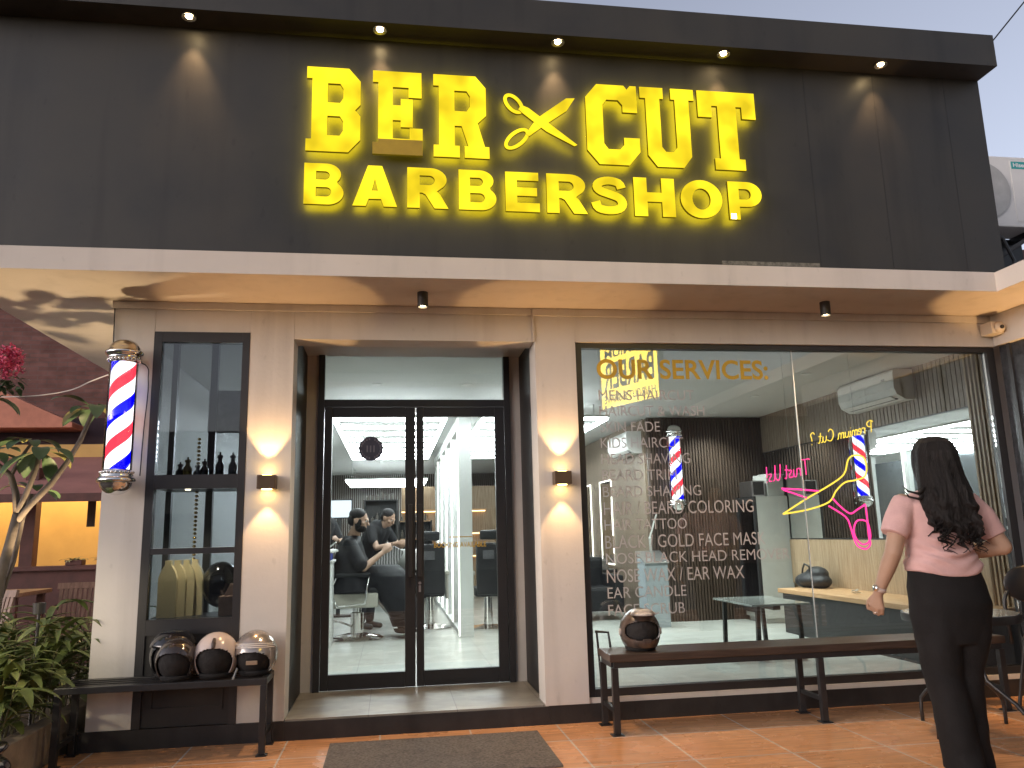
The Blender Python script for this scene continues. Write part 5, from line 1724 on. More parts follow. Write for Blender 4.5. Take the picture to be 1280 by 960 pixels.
# ------------------------------------------------------------------ goods in the narrow display window
m_amber = mat('bottle_dark', (0.03, 0.03, 0.032), 0.15, coat=0.5)
m_ivory = mat('bottle_ivory', (0.68, 0.58, 0.36), 0.4, var=0.05)
for i, (x, y, h, mm, lb) in enumerate(((-1.485, 0.20, 0.17, m_amber, 'squat dark bottle on the upper display shelf, farthest left'), (-1.425, 0.16, 0.20, mat('bottle_gold', (0.5, 0.36, 0.08), 0.25, 0.6), 'gold bottle on the upper display shelf'), (-1.37, 0.22, 0.16, m_steel, 'short silver bottle on the upper display shelf beside the gold one'),
                                     (-1.32, 0.2, 0.19, m_amber, 'dark bottle in the middle of the upper display shelf'), (-1.21, 0.17, 0.235, m_amber, 'dark pump bottle standing alone on the upper display shelf'), (-1.125, 0.19, 0.235, mat('bottle_clear', (0.4, 0.42, 0.4), 0.1, coat=0.5), 'clear pump bottle at the right end of the upper display shelf'))):
    o = P('product_bottle', MB().lathe([(0, 0), (0.028, 0), (0.03, 0.01), (0.03, h * 0.6), (0.014, h * 0.72), (0.014, h * 0.82), (0.02, h * 0.82), (0.02, h * 0.9), (0.006, h * 0.92), (0.006, h), (0, h)], (x, y, 1.691), 20), mm, None, True, origin=(x, y, 1.69))
    tag(o, lb, 'bottle', 'bottles in the narrow display window')
for i in range(4):
    x = -1.555 + i * 0.047
    y = 0.16 + i * 0.05
    o = P('shampoo_bottle', MB().prism([(-0.06, 0), (0.06, 0), (0.06, 0.26), (0.045, 0.31), (0.02, 0.35), (0.02, 0.38), (-0.02, 0.38), (-0.02, 0.35), (-0.045, 0.31), (-0.06, 0.26)], 'y', -0.022, 0.022), m_ivory, None, origin=(0, 0, 0))
    o.location = (x + 0.04, y, 0.799)
    tag(o, ('ivory flat bottle on the lower display shelf, nearest the glass', 'second ivory flat bottle from the glass on the lower display shelf', 'third ivory flat bottle from the glass on the lower display shelf', 'farthest back ivory flat bottle on the lower display shelf')[i], 'bottle', 'ivory bottles in the narrow display window')
bd_ = MB()
z = 1.0
while z < 2.06:
    bd_.ell((-1.415, 0.42, z), (0.014, 0.014, 0.011), 10, 6)
    z += 0.03
o = P('bead_string', bd_, mat('gold_bead', (0.75, 0.5, 0.16), 0.2, 1.0), None, True, origin=(-1.415, 0.42, 2.3))
tag(o, 'hanging string of gold beads inside the narrow display window', 'beads')
pk = P('gift_box', MB().box(-1.17, -1.08, 0.12, 0.26, 0.799, 0.93, 0.004).box(-1.14, -1.04, 0.16, 0.20, 0.85, 1.0, 0.003, rot=(0, R(25), 0)), mat('box_pinkish', (0.32, 0.22, 0.19), 0.6, var=0.3), None, origin=(-1.12, 0.2, 0.8))
tag(pk, 'small brownish cardboard package in the lower right of the narrow display window', 'box')
lamp('added_shelf_lamp', 'SPOT', (-1.40, 0.075, 1.652), 34, (1.0, 0.86, 0.62), dw, aim=(-1.45, 0.24, 0.8), spot_size=R(95), spot_blend=0.8, shadow_soft_size=0.02)  # hidden lamp added under the shelf to brighten the bottles
P('added_lamp_disc', MB().cyl((-1.40, 0.095, 1.655), (-1.40, 0.095, 1.664), 0.018), emi('added_shelf_bulb', (1.0, 0.8, 0.5), 8.0), dw)
hm_ = MB().ell((-1.2, 0.33, 1.0), (0.13, 0.12, 0.16), 28, 18)
o = P('display_helmet', hm_, m_hblk, None, True, origin=(-1.2, 0.33, 0.8))
tag(o, 'glossy black rounded case behind the glass of the narrow display window', 'case')
sgn = P('framed_notice', MB().box(-1.40, -1.08, 0.60, 0.615, 2.12, 2.45), mat('notice_grey', (0.42, 0.43, 0.42), 0.5, var=0.3, scale=9), None, origin=(-1.25, 0.6, 2.1))
tag(sgn, 'pale square notice panel hanging behind the top pane of the narrow display window', 'notice')
# ------------------------------------------------------------------ the woman at the right
wx, wy = 3.04, -1.60
wo_ = thing('person', (3.05, wy, 0), 'woman seen from behind with long dark hair, pink t-shirt and black trousers, one arm hanging', 'person')
b = MB()
Mw = head_into(b, Vector((3.065, wy + 0.03, 1.655)), R(180 - 12), 1.04, R(4))
b.cap((3.055, wy, 1.56), 0.052, (3.045, wy - 0.015, 1.44), 0.062)
b.loft([(3.05, wy, 0.86, 0.20, 0.13), (3.045, wy, 1.0, 0.185, 0.115), (3.03, wy, 1.15, 0.16, 0.10), (3.03, wy, 1.28, 0.17, 0.11), (3.035, wy, 1.40, 0.20, 0.10), (3.04, wy, 1.46, 0.12, 0.075)], 28)
LS, LE, LW = (2.835, wy, 1.415), (2.735, wy - 0.02, 1.15), (2.675, wy + 0.07, 0.925)
RS, RE, RW = (3.25, wy, 1.41), (3.362, wy - 0.08, 1.165), (3.16, wy + 0.16, 1.11)
for s_, e_, w_ in ((LS, LE, LW), (RS, RE, RW)):
    b.cap(s_, 0.056, e_, 0.046)
    m_ = Vector(e_).lerp(Vector(w_), 0.35)
    b.cap(e_, 0.045, m_, 0.043)
    b.cap(m_, 0.043, w_, 0.027)
hand_into(b, LW, (-0.12, 0.10, -1.0), (0.55, 0.75, 0.1), 1.0, 0.62, -1)
hand_into(b, RW, (-0.8, 0.5, 0.1), (0, 0.3, -1), 1.0, 0.5, 1)
for hx, kx, ax in ((2.945, 2.955, 2.99), (3.165, 3.125, 3.12)):
    b.cap((hx, wy, 0.84), 0.088, (kx, wy + 0.01, 0.48), 0.062)
    b.cap((kx, wy + 0.01, 0.48), 0.060, (ax, wy + (0.0 if ax < 3.05 else 0.05), 0.09), 0.036)
    fy_ = 0.0 if ax < 3.05 else 0.05
    b.cap((ax + 0.005, wy + fy_ + 0.0, 0.045), 0.032, (ax + 0.01, wy + fy_ + 0.09, 0.03), 0.026)
put('body', remeshed(b, 0.0055, 2), m_skin, wo_)
eyes(Mw, wo_)

# t-shirt: loose, with folds at the waist
sh = MB()
sh.loft([(3.04, wy, 1.045, 0.212, 0.142), (3.04, wy, 1.07, 0.214, 0.145), (3.035, wy, 1.11, 0.200, 0.135), (3.03, wy, 1.18, 0.184, 0.124), (3.025, wy, 1.26, 0.186, 0.124), (3.03, wy, 1.34, 0.202, 0.126), (3.035, wy, 1.405, 0.222, 0.118), (3.04, wy, 1.445, 0.205, 0.10), (3.045, wy, 1.475, 0.135, 0.082), (3.047, wy, 1.495, 0.080, 0.066)], 40, 2.2)
sh.tube([(2.86, wy, 1.43), (2.805, wy - 0.005, 1.345), (2.755, wy - 0.012, 1.245)], [0.068, 0.074, 0.072], 20)
sh.tube([(3.225, wy, 1.425), (3.29, wy - 0.03, 1.335), (3.335, wy - 0.05, 1.225)], [0.068, 0.074, 0.070], 20)
me = remeshed(sh, 0.007, 4)
for v in me.vertices:
    x, y, z = v.co
    if z < 1.30 and 2.8 < x < 3.27:
        k = max(0.0, 1 - abs(z - 1.13) / 0.15)
        f_ = math.sin((z * 120) + 9 * (x - 3.04) + 4 * math.sin(x * 13)) * 0.008 * k
        f_ += math.sin(z * 62 - 16 * (x - 3.04)) * 0.007 * k
        v.co.y += f_ * (1 if y > wy else -1)
        if z < 1.09:
            v.co.z -= 0.032 * (1 - min(1.0, abs(x - 3.05) / 0.2) ** 2) * (1.09 - z) / 0.045 * (1 if y < wy else 0)
    else:
        v.co.y += math.sin(x * 46 + z * 30) * 0.0025
m_pink = mat('pink_cotton', (0.56, 0.355, 0.345), 0.9, var=0.12, scale=7, bump=0.25, bscale=130, sheen=0.15)
put('t_shirt', me, m_pink, wo_)

# trousers: fitted at the hip, straight wide legs
tr = MB()
tr.loft([(3.040, wy, 0.66, 0.190, 0.125), (3.045, wy, 0.74, 0.208, 0.142), (3.05, wy, 0.80, 0.220, 0.152), (3.052, wy - 0.005, 0.87, 0.224, 0.154), (3.045, wy, 0.96, 0.214, 0.144), (3.04, wy, 1.03, 0.200, 0.134), (3.04, wy, 1.075, 0.196, 0.130)], 40, 2.2)
tr.loft([(3.02, wy - 0.01, 0.012, 0.094, 0.115), (3.012, wy, 0.12, 0.092, 0.105), (2.99, wy, 0.32, 0.090, 0.098), (2.965, wy + 0.01, 0.50, 0.095, 0.10), (2.955, wy, 0.68, 0.106, 0.125), (2.955, wy, 0.82, 0.108, 0.14)], 28, 2.1)
tr.loft([(3.118, wy + 0.05, 0.012, 0.094, 0.115), (3.112, wy + 0.05, 0.12, 0.090, 0.105), (3.105, wy + 0.04, 0.32, 0.092, 0.098), (3.108, wy + 0.03, 0.50, 0.095, 0.10), (3.13, wy, 0.68, 0.112, 0.125), (3.145, wy, 0.82, 0.112, 0.14)], 28, 2.1)
me = remeshed(tr, 0.008, 4)
for v in me.vertices:
    x, y, z = v.co
    v.co.y += math.sin(z * 48 + x * 22) * 0.0022 + math.sin(z * 21 - x * 40) * 0.003 * max(0, 1 - z)
put('trousers', me, mat('black_trousers', (0.009, 0.0085, 0.009), 0.85, var=0.35, scale=5, bump=0.3, bscale=150, spec=0.25), wo_)
so = MB()
for ax in (3.01, 3.12):
    so.loft([(ax + 0.015, wy + 0.03, 0.001, 0.040, 0.115), (ax + 0.015, wy + 0.03, 0.022, 0.038, 0.11)], 24)
    so.tube([(ax - 0.02, wy + 0.06, 0.02), (ax - 0.01, wy + 0.06, 0.065), (ax + 0.03, wy + 0.06, 0.065), (ax + 0.045, wy + 0.06, 0.02)], 0.010, 8)
P('sandals', so, m_blk, wo_, True)
wt = P('wrist_watch', MB().lathe([(0.031, -0.011), (0.0345, -0.011), (0.0345, 0.011), (0.031, 0.011)], (2.682, wy + 0.060, 0.952), 28, axis=(0.22, -0.33, 0.9)), mat('watch_strap', (0.52, 0.42, 0.38), 0.4), wo_, True)
P('watch_face', MB().lathe([(0, 0), (0.017, 0), (0.017, 0.008), (0, 0.008)], (2.650, wy + 0.045, 0.958), 20, axis=(-1, -0.35, 0)), m_chrome, wt, True)
P('ring', MB().lathe([(0.0095, -0.003), (0.0118, -0.003), (0.0118, 0.003), (0.0095, 0.003)], (2.665, wy + 0.095, 0.825), 16, axis=(0.2, 0.4, -1)), m_chrome, wo_, True)

# long wavy hair
random.seed(11)
hr = MB()
hy = wy - 0.03
hr.loft([(3.062, hy + 0.035, 1.793, 0.025, 0.03), (3.062, hy + 0.03, 1.782, 0.062, 0.075), (3.062, hy + 0.025, 1.752, 0.093, 0.112), (3.062, hy + 0.02, 1.70, 0.114, 0.128), (3.060, hy + 0.01, 1.63, 0.124, 0.120), (3.056, hy - 0.015, 1.56, 0.134, 0.100), (3.052, hy - 0.045, 1.48, 0.152, 0.085), (3.045, hy - 0.065, 1.41, 0.160, 0.066), (3.050, hy - 0.075, 1.34, 0.148, 0.056), (3.066, hy - 0.078, 1.285, 0.115, 0.045), (3.078, hy - 0.076, 1.25, 0.07, 0.03)][::-1], 44, 2.0)
def lock(p0, dx, L, r, ph):
    pts, rs = [], []
    for i in range(15):
        t = i / 14
        pts.append((p0[0] + dx * t + 0.026 * t * math.sin(ph + 9 * t), p0[1] - 0.012 * math.sin(PI * t) - 0.02 * t * math.cos(ph + 8 * t), p0[2] - L * t + 0.014 * t * math.sin(ph * 2 + 7 * t)))
        rs.append(r * (1.0 - 0.85 * t ** 2))
    hr.tube(pts, rs, 8)
for i in range(34):
    u = random.uniform(-1, 1)
    lock((3.052 + 0.145 * u, hy - 0.085 - 0.02 * (1 - u * u) + random.uniform(-.01, .01), random.uniform(1.33, 1.50)), random.uniform(-0.03, 0.05) - 0.02 * u, random.uniform(0.12, 0.22) * (1.0 - 0.25 * abs(u)), random.uniform(0.012, 0.022), random.uniform(0, 6))
me = remeshed(hr, 0.0075, 2)
for v in me.vertices:
    x, y, z = v.co
    a = math.atan2(y - hy, x - 3.06)
    k = min(1.0, max(0.1, (1.79 - z) / 0.12))
    q = 0.0018 * k * math.sin(a * 40 + 5 * math.sin(z * 16)) + 0.004 * k * math.sin(a * 11 + z * 14)
    n_ = Vector((x - 3.06, y - hy, 0))
    if n_.length > 1e-3:
        n_.normalize()
        v.co += n_ * q
put('hair', me, m_hair, wo_)
st = MB()
for i in range(2):
    zz = 1.50 - i * 0.03
    st.tube([(2.93, hy - 0.06, zz), (2.87, hy - 0.07, zz - 0.035), (2.825, hy - 0.05, zz - 0.02), (2.80 + 0.01 * i, hy - 0.04, zz + 0.012)], [0.012, 0.009, 0.006, 0.002], 6)
for i in range(26):
    x0 = 2.93 + 0.25 * random.random()
    z0 = random.uniform(1.22, 1.34)
    ph = random.uniform(0, 6)
    pts = [(x0 + 0.022 * math.sin(ph + 1.6 * k) + 0.006 * k, hy - 0.115 + 0.018 * math.cos(ph + 1.6 * k), z0 - 0.013 * k) for k in range(8)]
    st.tube(pts, [0.006, 0.006, 0.0055, 0.005, 0.004, 0.003, 0.0025, 0.0012], 6)
for i in range(70):
    a = random.uniform(PI * 1.05, PI * 1.95)
    x0 = 3.058 + 0.125 * math.cos(a)
    pts = []
    ph = random.uniform(0, 6)
    L_ = random.uniform(0.25, 0.45)
    z00 = random.uniform(1.56, 1.68)
    for k in range(10):
        t = k / 9
        pts.append((x0 + (x0 - 3.058) * (0.30 * t - 0.10) + 0.010 * math.sin(ph + 7 * t) * t, hy + 0.0 + 0.104 * math.sin(a) * (1 - 0.15 * t) - 0.004 - 0.048 * t, z00 - L_ * t))
    st.tube(pts, [0.0022] * 6 + [0.002, 0.0017, 0.0013, 0.0006], 5)
P('loose_curls', st, m_hair, wo_, True)
# ------------------------------------------------------------------ left side: planter, plants, neighbouring cafe
random.seed(21)
m_conc = mat('planter_concrete', (0.21, 0.175, 0.135), 0.85, var=0.25, scale=6, bump=0.3, bscale=30)
pl = thing('planter', (-2.6, 0.0, 0), 'low brown concrete planter kerb left of the steel bench', 'planter')
P('kerb', MB().box(-2.19, -2.075, -2.6, 2.4, -0.14, 0.225, 0.008).box(-3.4, -2.1905, 2.3, 2.4, -0.14, 0.22, 0.006), m_conc, pl)
P('planter_soil', MB().box(-3.4, -2.191, -2.6, 2.299, -0.1, 0.12), m_soil, pl)

def leaf_into(mb, base, dirv, L, W, droop=0.3, fold=0.25, n=9, tipw=0.0, widest=0.45):
    """a blade with a folded midrib that arches over"""
    base = Vector(base)
    d = Vector(dirv).normalized()
    side = d.cross(Vector((0, 0, 1)))
    if side.length < 1e-3:
        side = Vector((1, 0, 0))
    side.normalize()
    rows = []
    p = base.copy()
    cur = d.copy()
    for i in range(n + 1):
        t = i / n
        w = W * (math.sin(PI * min(1, t ** (math.log(0.5) / math.log(widest)))) ** 0.8) * 0.5 + tipw * 0
        up = side.cross(cur).normalized()
        rows.append((mb.bm.verts.new(p + side * w + up * w * fold), mb.bm.verts.new(p), mb.bm.verts.new(p - side * w + up * w * fold)))
        cur = (cur + Vector((0, 0, -droop / n * (0.5 + 1.5 * t)))).normalized()
        p = p + cur * (L / n)
    for i in range(n):
        a, b_, c = rows[i]
        a2, b2, c2 = rows[i + 1]
        mb.bm.faces.new((a, b_, b2, a2))
        mb.bm.faces.new((b_, c, c2, b2))

def leaf_mat(name, c, c2):
    m = mat(name, c, 0.42, var=0.35, scale=5, spec=0.45)
    b_ = m.node_tree.nodes['Principled BSDF']
    b_.inputs['Subsurface Weight'].default_value = 0.0
    try:
        b_.inputs['Transmission Weight'].default_value = 0.0
    except Exception:
        pass
    return m
m_leaf = leaf_mat('ginger_leaf', (0.115, 0.150, 0.042), None)
m_leaf2 = leaf_mat('ginger_leaf_pale', (0.21, 0.24, 0.08), None)
m_stem = mat('plant_stem', (0.12, 0.11, 0.05), 0.6, var=0.3)
m_frang = leaf_mat('frangipani_leaf', (0.06, 0.105, 0.05), None)
m_frang2 = leaf_mat('frangipani_leaf_yellow', (0.20, 0.19, 0.06), None)

spots = [(-2.30, -0.62, 0.62, 'leafy green planter clump nearest the camera at the left edge'), (-2.34, -0.28, 0.72, 'dense green planter clump, second from the camera along the kerb'), (-2.62, -0.40, 0.80, 'tall green planter clump at the far left edge beside the slatted chair'),
         (-2.29, 0.10, 0.80, 'green planter clump with long blades left of the steel bench end'), (-2.55, 0.12, 0.88, 'tall green planter clump under the frangipani tree'), (-2.26, 0.48, 0.86, 'green planter clump close to the front pillar'),
         (-2.50, 0.60, 0.95, 'tall arching planter clump behind, reaching toward the pillar'), (-2.24, 0.88, 0.92, 'rearmost green planter clump touching the pillar edge'), (-2.80, 0.75, 0.85, 'rearmost planter clump at the left in front of the cafe wall')]
for i, (x, y, h, lb) in enumerate(spots):
    t = thing('ginger_plant', (x, y, 0.12), lb, 'plant', 'leafy plants in the kerb planter')
    lm, lm2, sm_ = MB(), MB(), MB()
    for s in range(9):
        a = random.uniform(0, 2 * PI)
        r0 = random.uniform(0.02, 0.12)
        hh = h * random.uniform(0.45, 0.8)
        p0 = Vector((x + r0 * math.cos(a), y + r0 * math.sin(a), 0.12))
        lean = Vector((math.cos(a) * random.uniform(0.05, 0.3), math.sin(a) * random.uniform(0.05, 0.3), 1)).normalized()
        p1 = p0 + lean * hh
        sm_.tube([p0, (p0 + p1) / 2 + Vector((0, 0, 0.01)), p1], [0.006, 0.005, 0.003], 5)
        k = 7
        for j in range(k):
            u = 0.35 + 0.65 * j / (k - 1)
            q = p0.lerp(p1, u)
            az = a + (PI / 2 if j % 2 else -PI / 2) + random.uniform(-0.7, 0.7)
            dv = Vector((math.cos(az), math.sin(az), random.uniform(0.35, 1.0)))
            leaf_into(lm2 if random.random() < 0.28 else lm, q, dv, random.uniform(0.26, 0.52), random.uniform(0.036, 0.070), random.uniform(0.7, 1.5), 0.3, 7)
    P('stems', sm_, m_stem, t)
    P('foliage', lm, m_leaf, t, True)
    P('pale_foliage', lm2, m_leaf2, t, True)

# frangipani tree
ft = thing('frangipani_tree', (-2.62, 0.2, 0.12), 'small frangipani tree with forked bare limbs and large oval leaves left of the barber pole', 'tree')
J = {'r': (-2.64, 0.20, 0.12), 'a': (-2.60, 0.20, 1.10), 'b': (-2.53, 0.20, 1.52), 'c': (-2.60, 0.22, 1.78), 'd': (-2.76, 0.2, 1.92), 'e': (-2.46, 0.18, 1.70), 'f': (-2.40, 0.16, 1.95), 'g': (-2.33, 0.20, 1.72), 'h': (-2.17, 0.22, 2.02), 'i': (-2.10, 0.24, 2.25), 'k': (-2.49, 0.2, 1.555), 'l': (-2.57, 0.3, 1.2), 'm': (-2.54, 0.32, 1.5)}
tk = MB()
tk.tube([J['r'], (-2.63, 0.2, 0.6), J['a'], (-2.56, 0.2, 1.32), J['b']], [0.042, 0.038, 0.034, 0.031, 0.028], 12)
P('trunk', tk, mat('frangipani_bark', (0.085, 0.07, 0.06), 0.8, var=0.3, scale=12, bump=0.4, bscale=30), ft, True)
lbm = MB()
lbm.tube([J['b'], (-2.555, 0.21, 1.66), J['c'], (-2.67, 0.21, 1.84), J['d']], [0.026, 0.023, 0.021, 0.019, 0.016], 10)
lbm.tube([J['b'], (-2.49, 0.19, 1.62), J['e'], (-2.42, 0.17, 1.83), J['f']], [0.024, 0.020, 0.019, 0.017, 0.014], 10)
lbm.tube([(-2.54, 0.2, 1.46), (-2.45, 0.2, 1.58), J['g'], (-2.24, 0.21, 1.87), J['h'], J['i']], [0.024, 0.022, 0.021, 0.018, 0.016, 0.013], 10)
lbm.tube([(-2.615, 0.22, 0.9), J['l'], J['m'], (-2.50, 0.33, 1.66)], [0.02, 0.018, 0.015, 0.012], 10)
lbm.tube([J['c'], (-2.56, 0.24, 1.9), (-2.50, 0.24, 2.0)], [0.016, 0.013, 0.01], 8)
P('limbs', lbm, MATS['frangipani_bark'], ft, True)
fm, fy = MB(), MB()
def rosette(c, n, L, W, el):
    for k in range(n):
        a = 2 * PI * k / n + random.uniform(-0.3, 0.3)
        e = el + random.uniform(-0.35, 0.35)
        dv = Vector((math.cos(a) * math.cos(e), math.sin(a) * math.cos(e), math.sin(e)))
        leaf_into(fy if random.random() < 0.12 else fm, Vector(c) + dv * 0.04, dv, L * random.uniform(0.75, 1.15), W * random.uniform(0.8, 1.15), random.uniform(0.7, 1.7), 0.16, 9, widest=0.58)
rosette(J['d'], 9, 0.30, 0.105, 0.5)
rosette((-2.86, 0.15, 2.28), 8, 0.32, 0.105, 0.35)
rosette(J['f'], 9, 0.27, 0.105, -0.1)
rosette(J['i'], 10, 0.27, 0.095, 0.15)
rosette((-2.50, 0.24, 2.02), 6, 0.22, 0.085, 0.3)
rosette((-2.50, 0.33, 1.68), 5, 0.2, 0.08, 0.3)
P('foliage', fm, m_frang, ft, True)
P('yellow_leaves', fy, m_frang2, ft, True)
fl = MB()
for k in range(150):
    v = Vector((random.gauss(0, 1), random.gauss(0, 1), random.gauss(0, 1))).normalized() * random.uniform(0.4, 1.0)
    c = Vector((-2.70 + v.x * 0.115, 0.25 + v.y * 0.10, 2.60 + v.z * 0.13))
    a = Vector((random.gauss(0, 1), random.gauss(0, 1), random.gauss(0, 1))).normalized()
    for q in range(5):
        dv = (Matrix.Rotation(2 * PI * q / 5, 3, a) @ a.orthogonal().normalized()) + a * 0.4
        leaf_into(fl, c, dv, 0.030, 0.024, 0.2, 0.1, 2)
bgv = thing('pink_flower_cluster', (-2.70, 0.25, 2.4), 'dense cluster of pink blossom at the left edge above the salmon roof', 'flowers')
P('blossom', fl, mat('pink_petal', (0.72, 0.15, 0.27), 0.6, var=0.3, scale=20), bgv, True)
gl = MB()
for k in range(30):
    a = random.uniform(0, 2 * PI)
    leaf_into(gl, (-2.70 + random.uniform(-.08, .1), 0.27, 2.42 + random.uniform(-.06, .05)), (math.cos(a), math.sin(a), random.uniform(-0.5, 0.3)), 0.09, 0.035, 0.6, 0.2, 4)
gl.tube([(-3.2, 0.3, 0.12), (-3.15, 0.3, 1.5), (-2.72, 0.27, 2.45)], [0.02, 0.015, 0.008], 8)
P('leaves', gl, m_frang, bgv, True)

# neighbouring cafe
m_terra = mat('salmon_roof', (0.50, 0.20, 0.13), 0.75, var=0.2, scale=4, bump=0.2, bscale=12)
m_mauve = mat('faded_pink_roof', (0.33, 0.15, 0.13), 0.75, var=0.15, scale=3, bump=0.15, bscale=10)
m_maroon = mat('maroon_timber', (0.085, 0.028, 0.024), 0.6, var=0.3, scale=6)
m_ylw = mat('yellow_wall', (0.60, 0.38, 0.13), 0.8, var=0.1, scale=2)
cafe = thing('neighbour_cafe', (-5.0, 5.0, 0), 'neighbouring cafe with yellow wall, maroon posts and faded pink roofs at the left', 'building')
P('wall', MB().box(-9.0, -2.05, 5.4, 5.5, 0, 2.6), m_ylw, cafe)
P('low_wall', MB().box(-9.0, -2.05, 4.30, 4.40, -0.1, 1.02), m_maroon, cafe)
P('sill', MB().box(-9.0, -2.05, 4.22, 4.48, 1.021, 1.07), m_maroon, cafe)
for x in (-7.4, -5.8, -4.22, -2.35):
    P('post', MB().box(x, x + 0.14, 4.30, 4.44, 1.071, 2.2), m_maroon, cafe)
P('lower_roof', MB().prism([(3.7, 1.80), (5.6, 2.46), (5.6, 2.50), (3.7, 1.845)], 'x', -9.0, -2.05), m_mauve, cafe)
P('fascia_board', MB().box(-9.0, -2.05, 3.66, 3.698, 1.77, 1.86), m_maroon, cafe)
P('shade_band', MB().box(-9.0, -2.05, 5.75, 5.85, 2.3, 3.0), mat('dark_purple_shade', (0.06, 0.035, 0.045), 0.8), cafe)  # dark sheet, the shade under the upper roof put into its colour
P('upper_roof', MB().prism([(-9.0, 2.80), (-4.1, 2.80), (-4.1, 2.86), (-5.0, 3.28), (-9.0, 3.95)], 'y', 5.2, 5.7), m_terra, cafe)
for k, (x, l) in enumerate(((-4.20 + 0.62, 0.42), (-3.22, 0.42), (-2.84, 0.50), (-4.9, 0.4), (-5.4, 0.45))):
    o = P('hanging_plank', MB().box(x - 0.045, x + 0.045, 4.6, 4.62, 1.93 - l, 1.93), m_dslat, None, origin=(x, 4.61, 1.93))
    tag(o, ('short brown plank hanging against the yellow cafe wall, first right of the maroon post', 'short brown plank hanging against the yellow cafe wall, middle one right of the maroon post', 'longer brown plank hanging nearest the pale pillar', 'brown plank hanging left of the maroon post', 'brown plank hanging at the far left of the cafe')[k], 'plank', 'planks hanging under the cafe roof')
lamp('cafe_lamp', 'AREA', (-4.6, 4.95, 2.2), 38, (1.0, 0.72, 0.36), cafe, shape='RECTANGLE', size=4.5, size_y=0.3)
P('lamp_strip', MB().box(-6.8, -2.4, 4.93, 4.97, 2.202, 2.22), emi('cafe_lamp_strip', (1.0, 0.75, 0.42), 4.0), cafe)
for x, lb in ((-3.62, 'small potted plant on the cafe sill, left one'), (-3.28, 'small potted plant on the cafe sill, right one beside the pillar')):
    t = thing('potted_plant', (x, 4.3, 1.07), lb, 'potted plant', 'potted plants on the cafe sill')
    P('pot', MB().box(x - 0.09, x + 0.09, 4.27, 4.40, 1.071, 1.13, 0.006), m_maroon, t)
    g_ = MB()
    for k in range(40):
        a = random.uniform(0, 2 * PI)
        leaf_into(g_, (x + random.uniform(-.08, .08), 4.33 + random.uniform(-.04, .04), 1.12), (math.cos(a), math.sin(a), random.uniform(0.3, 1.2)), random.uniform(.06, .12), 0.025, 1.0, 0.2, 4)
    P('foliage', g_, m_frang, t, True)
bwl = P('brick_house_wall', MB().box(-14, -2.3, 8.4, 8.7, -0.2, 8.0), tiles('dark_brick', (0.20, 0.095, 0.08), (0.15, 0.07, 0.06), (0.15, 0.09, 0.08), 0.30, 0.075, (0, 0), 0.8, None, 0.008, 0.5, 0.5, 0.2), None, origin=(-8, 8.5, 0))
bwl.data.transform(Matrix.Identity(4))
tag(bwl, 'tall dark red brick wall of the house behind the cafe', 'wall')
# brick courses run on the vertical face: turn the texture into the XZ plane
for n_ in bwl.data.materials[0].node_tree.nodes:
    if n_.type == 'MAPPING':
        n_.inputs['Rotation'].default_value = (R(90), 0, 0)

def slat_chair(x, y, yaw, lb):
    t = thing('slatted_chair', (x, y, 0), lb, 'chair', 'slatted timber chairs of the cafe')
    M = Matrix.Translation((x, y, 0)) @ Matrix.Rotation(yaw, 4, 'Z')
    def put2(nm, mb, m):
        for v in mb.bm.verts:
            v.co = M @ v.co
        return P(nm, mb, m, t)
    m_ch = grain('chair_timber', ((0.12, 0.065, 0.045), (0.24, 0.14, 0.10)), 'Z', 5, 10, 0.5)
    sl_ = MB()
    for k in range(10):
        xx = -0.2 + k * 0.043
        sl_.box(xx, xx + 0.030, 0.20, 0.22, 0.46, 0.88, rot=(R(-12), 0, 0), piv=(0, 0.2, 0.46))
    put2('backrest', sl_.box(-0.22, 0.24, 0.195, 0.225, 0.88, 0.94, rot=(R(-12), 0, 0), piv=(0, 0.2, 0.46)), m_ch)
    sl_ = MB()
    for k in range(8):
        yy = -0.22 + k * 0.052
        sl_.box(-0.22, 0.24, yy, yy + 0.04, 0.43, 0.45)
    put2('seat', sl_, m_ch)
    for sx in (-0.22, 0.21):
        for sy in (-0.22, 0.18):
            put2('leg', MB().box(sx, sx + 0.035, sy, sy + 0.035, -0.02, 0.428), m_ch)
    return t
slat_chair(-3.02, 2.75, R(10), 'slatted timber chair whose back stands beside the pale pillar')
slat_chair(-3.55, 1.75, R(-25), 'slatted timber chair at the left edge in front of the cafe table')
tb = thing('cafe_table', (-4.1, 2.9, 0), 'long timber cafe table at the left edge behind the plants', 'table')
P('table_top', MB().box(-5.2, -3.45, 2.5, 3.3, 0.83, 0.87, 0.004), grain('table_timber', ((0.16, 0.08, 0.05), (0.30, 0.17, 0.11)), 'X', 5, 10, 0.35), tb)
for x in (-5.1, -3.55):
    for y in (2.58, 3.18):
        P('leg', MB().box(x, x + 0.06, y, y + 0.06, -0.02, 0.829), m_maroon, tb)

# spotlight added in the planter to throw leaf shadows onto the slab
ul = thing('added_spotlight', (-2.36, 0.05, 0.12), 'small added spotlight on a stake among the planter leaves', 'added light')
P('housing', MB().lathe([(0.035, 0), (0.04, 0.07), (0.034, 0.07), (0.03, 0.02), (0, 0.02)], (-2.30, 0.10, 0.86), 20), m_blk, ul)
P('stake', MB().cyl((-2.30, 0.10, 0.1), (-2.30, 0.10, 0.862), 0.01, 8), m_blk, ul)
lamp('spot', 'SPOT', (-2.30, 0.10, 0.95), 62, (1.0, 0.72, 0.40), ul, aim=(-2.36, 0.2, 3.0), spot_size=R(80), spot_blend=0.7, shadow_soft_size=0.04)

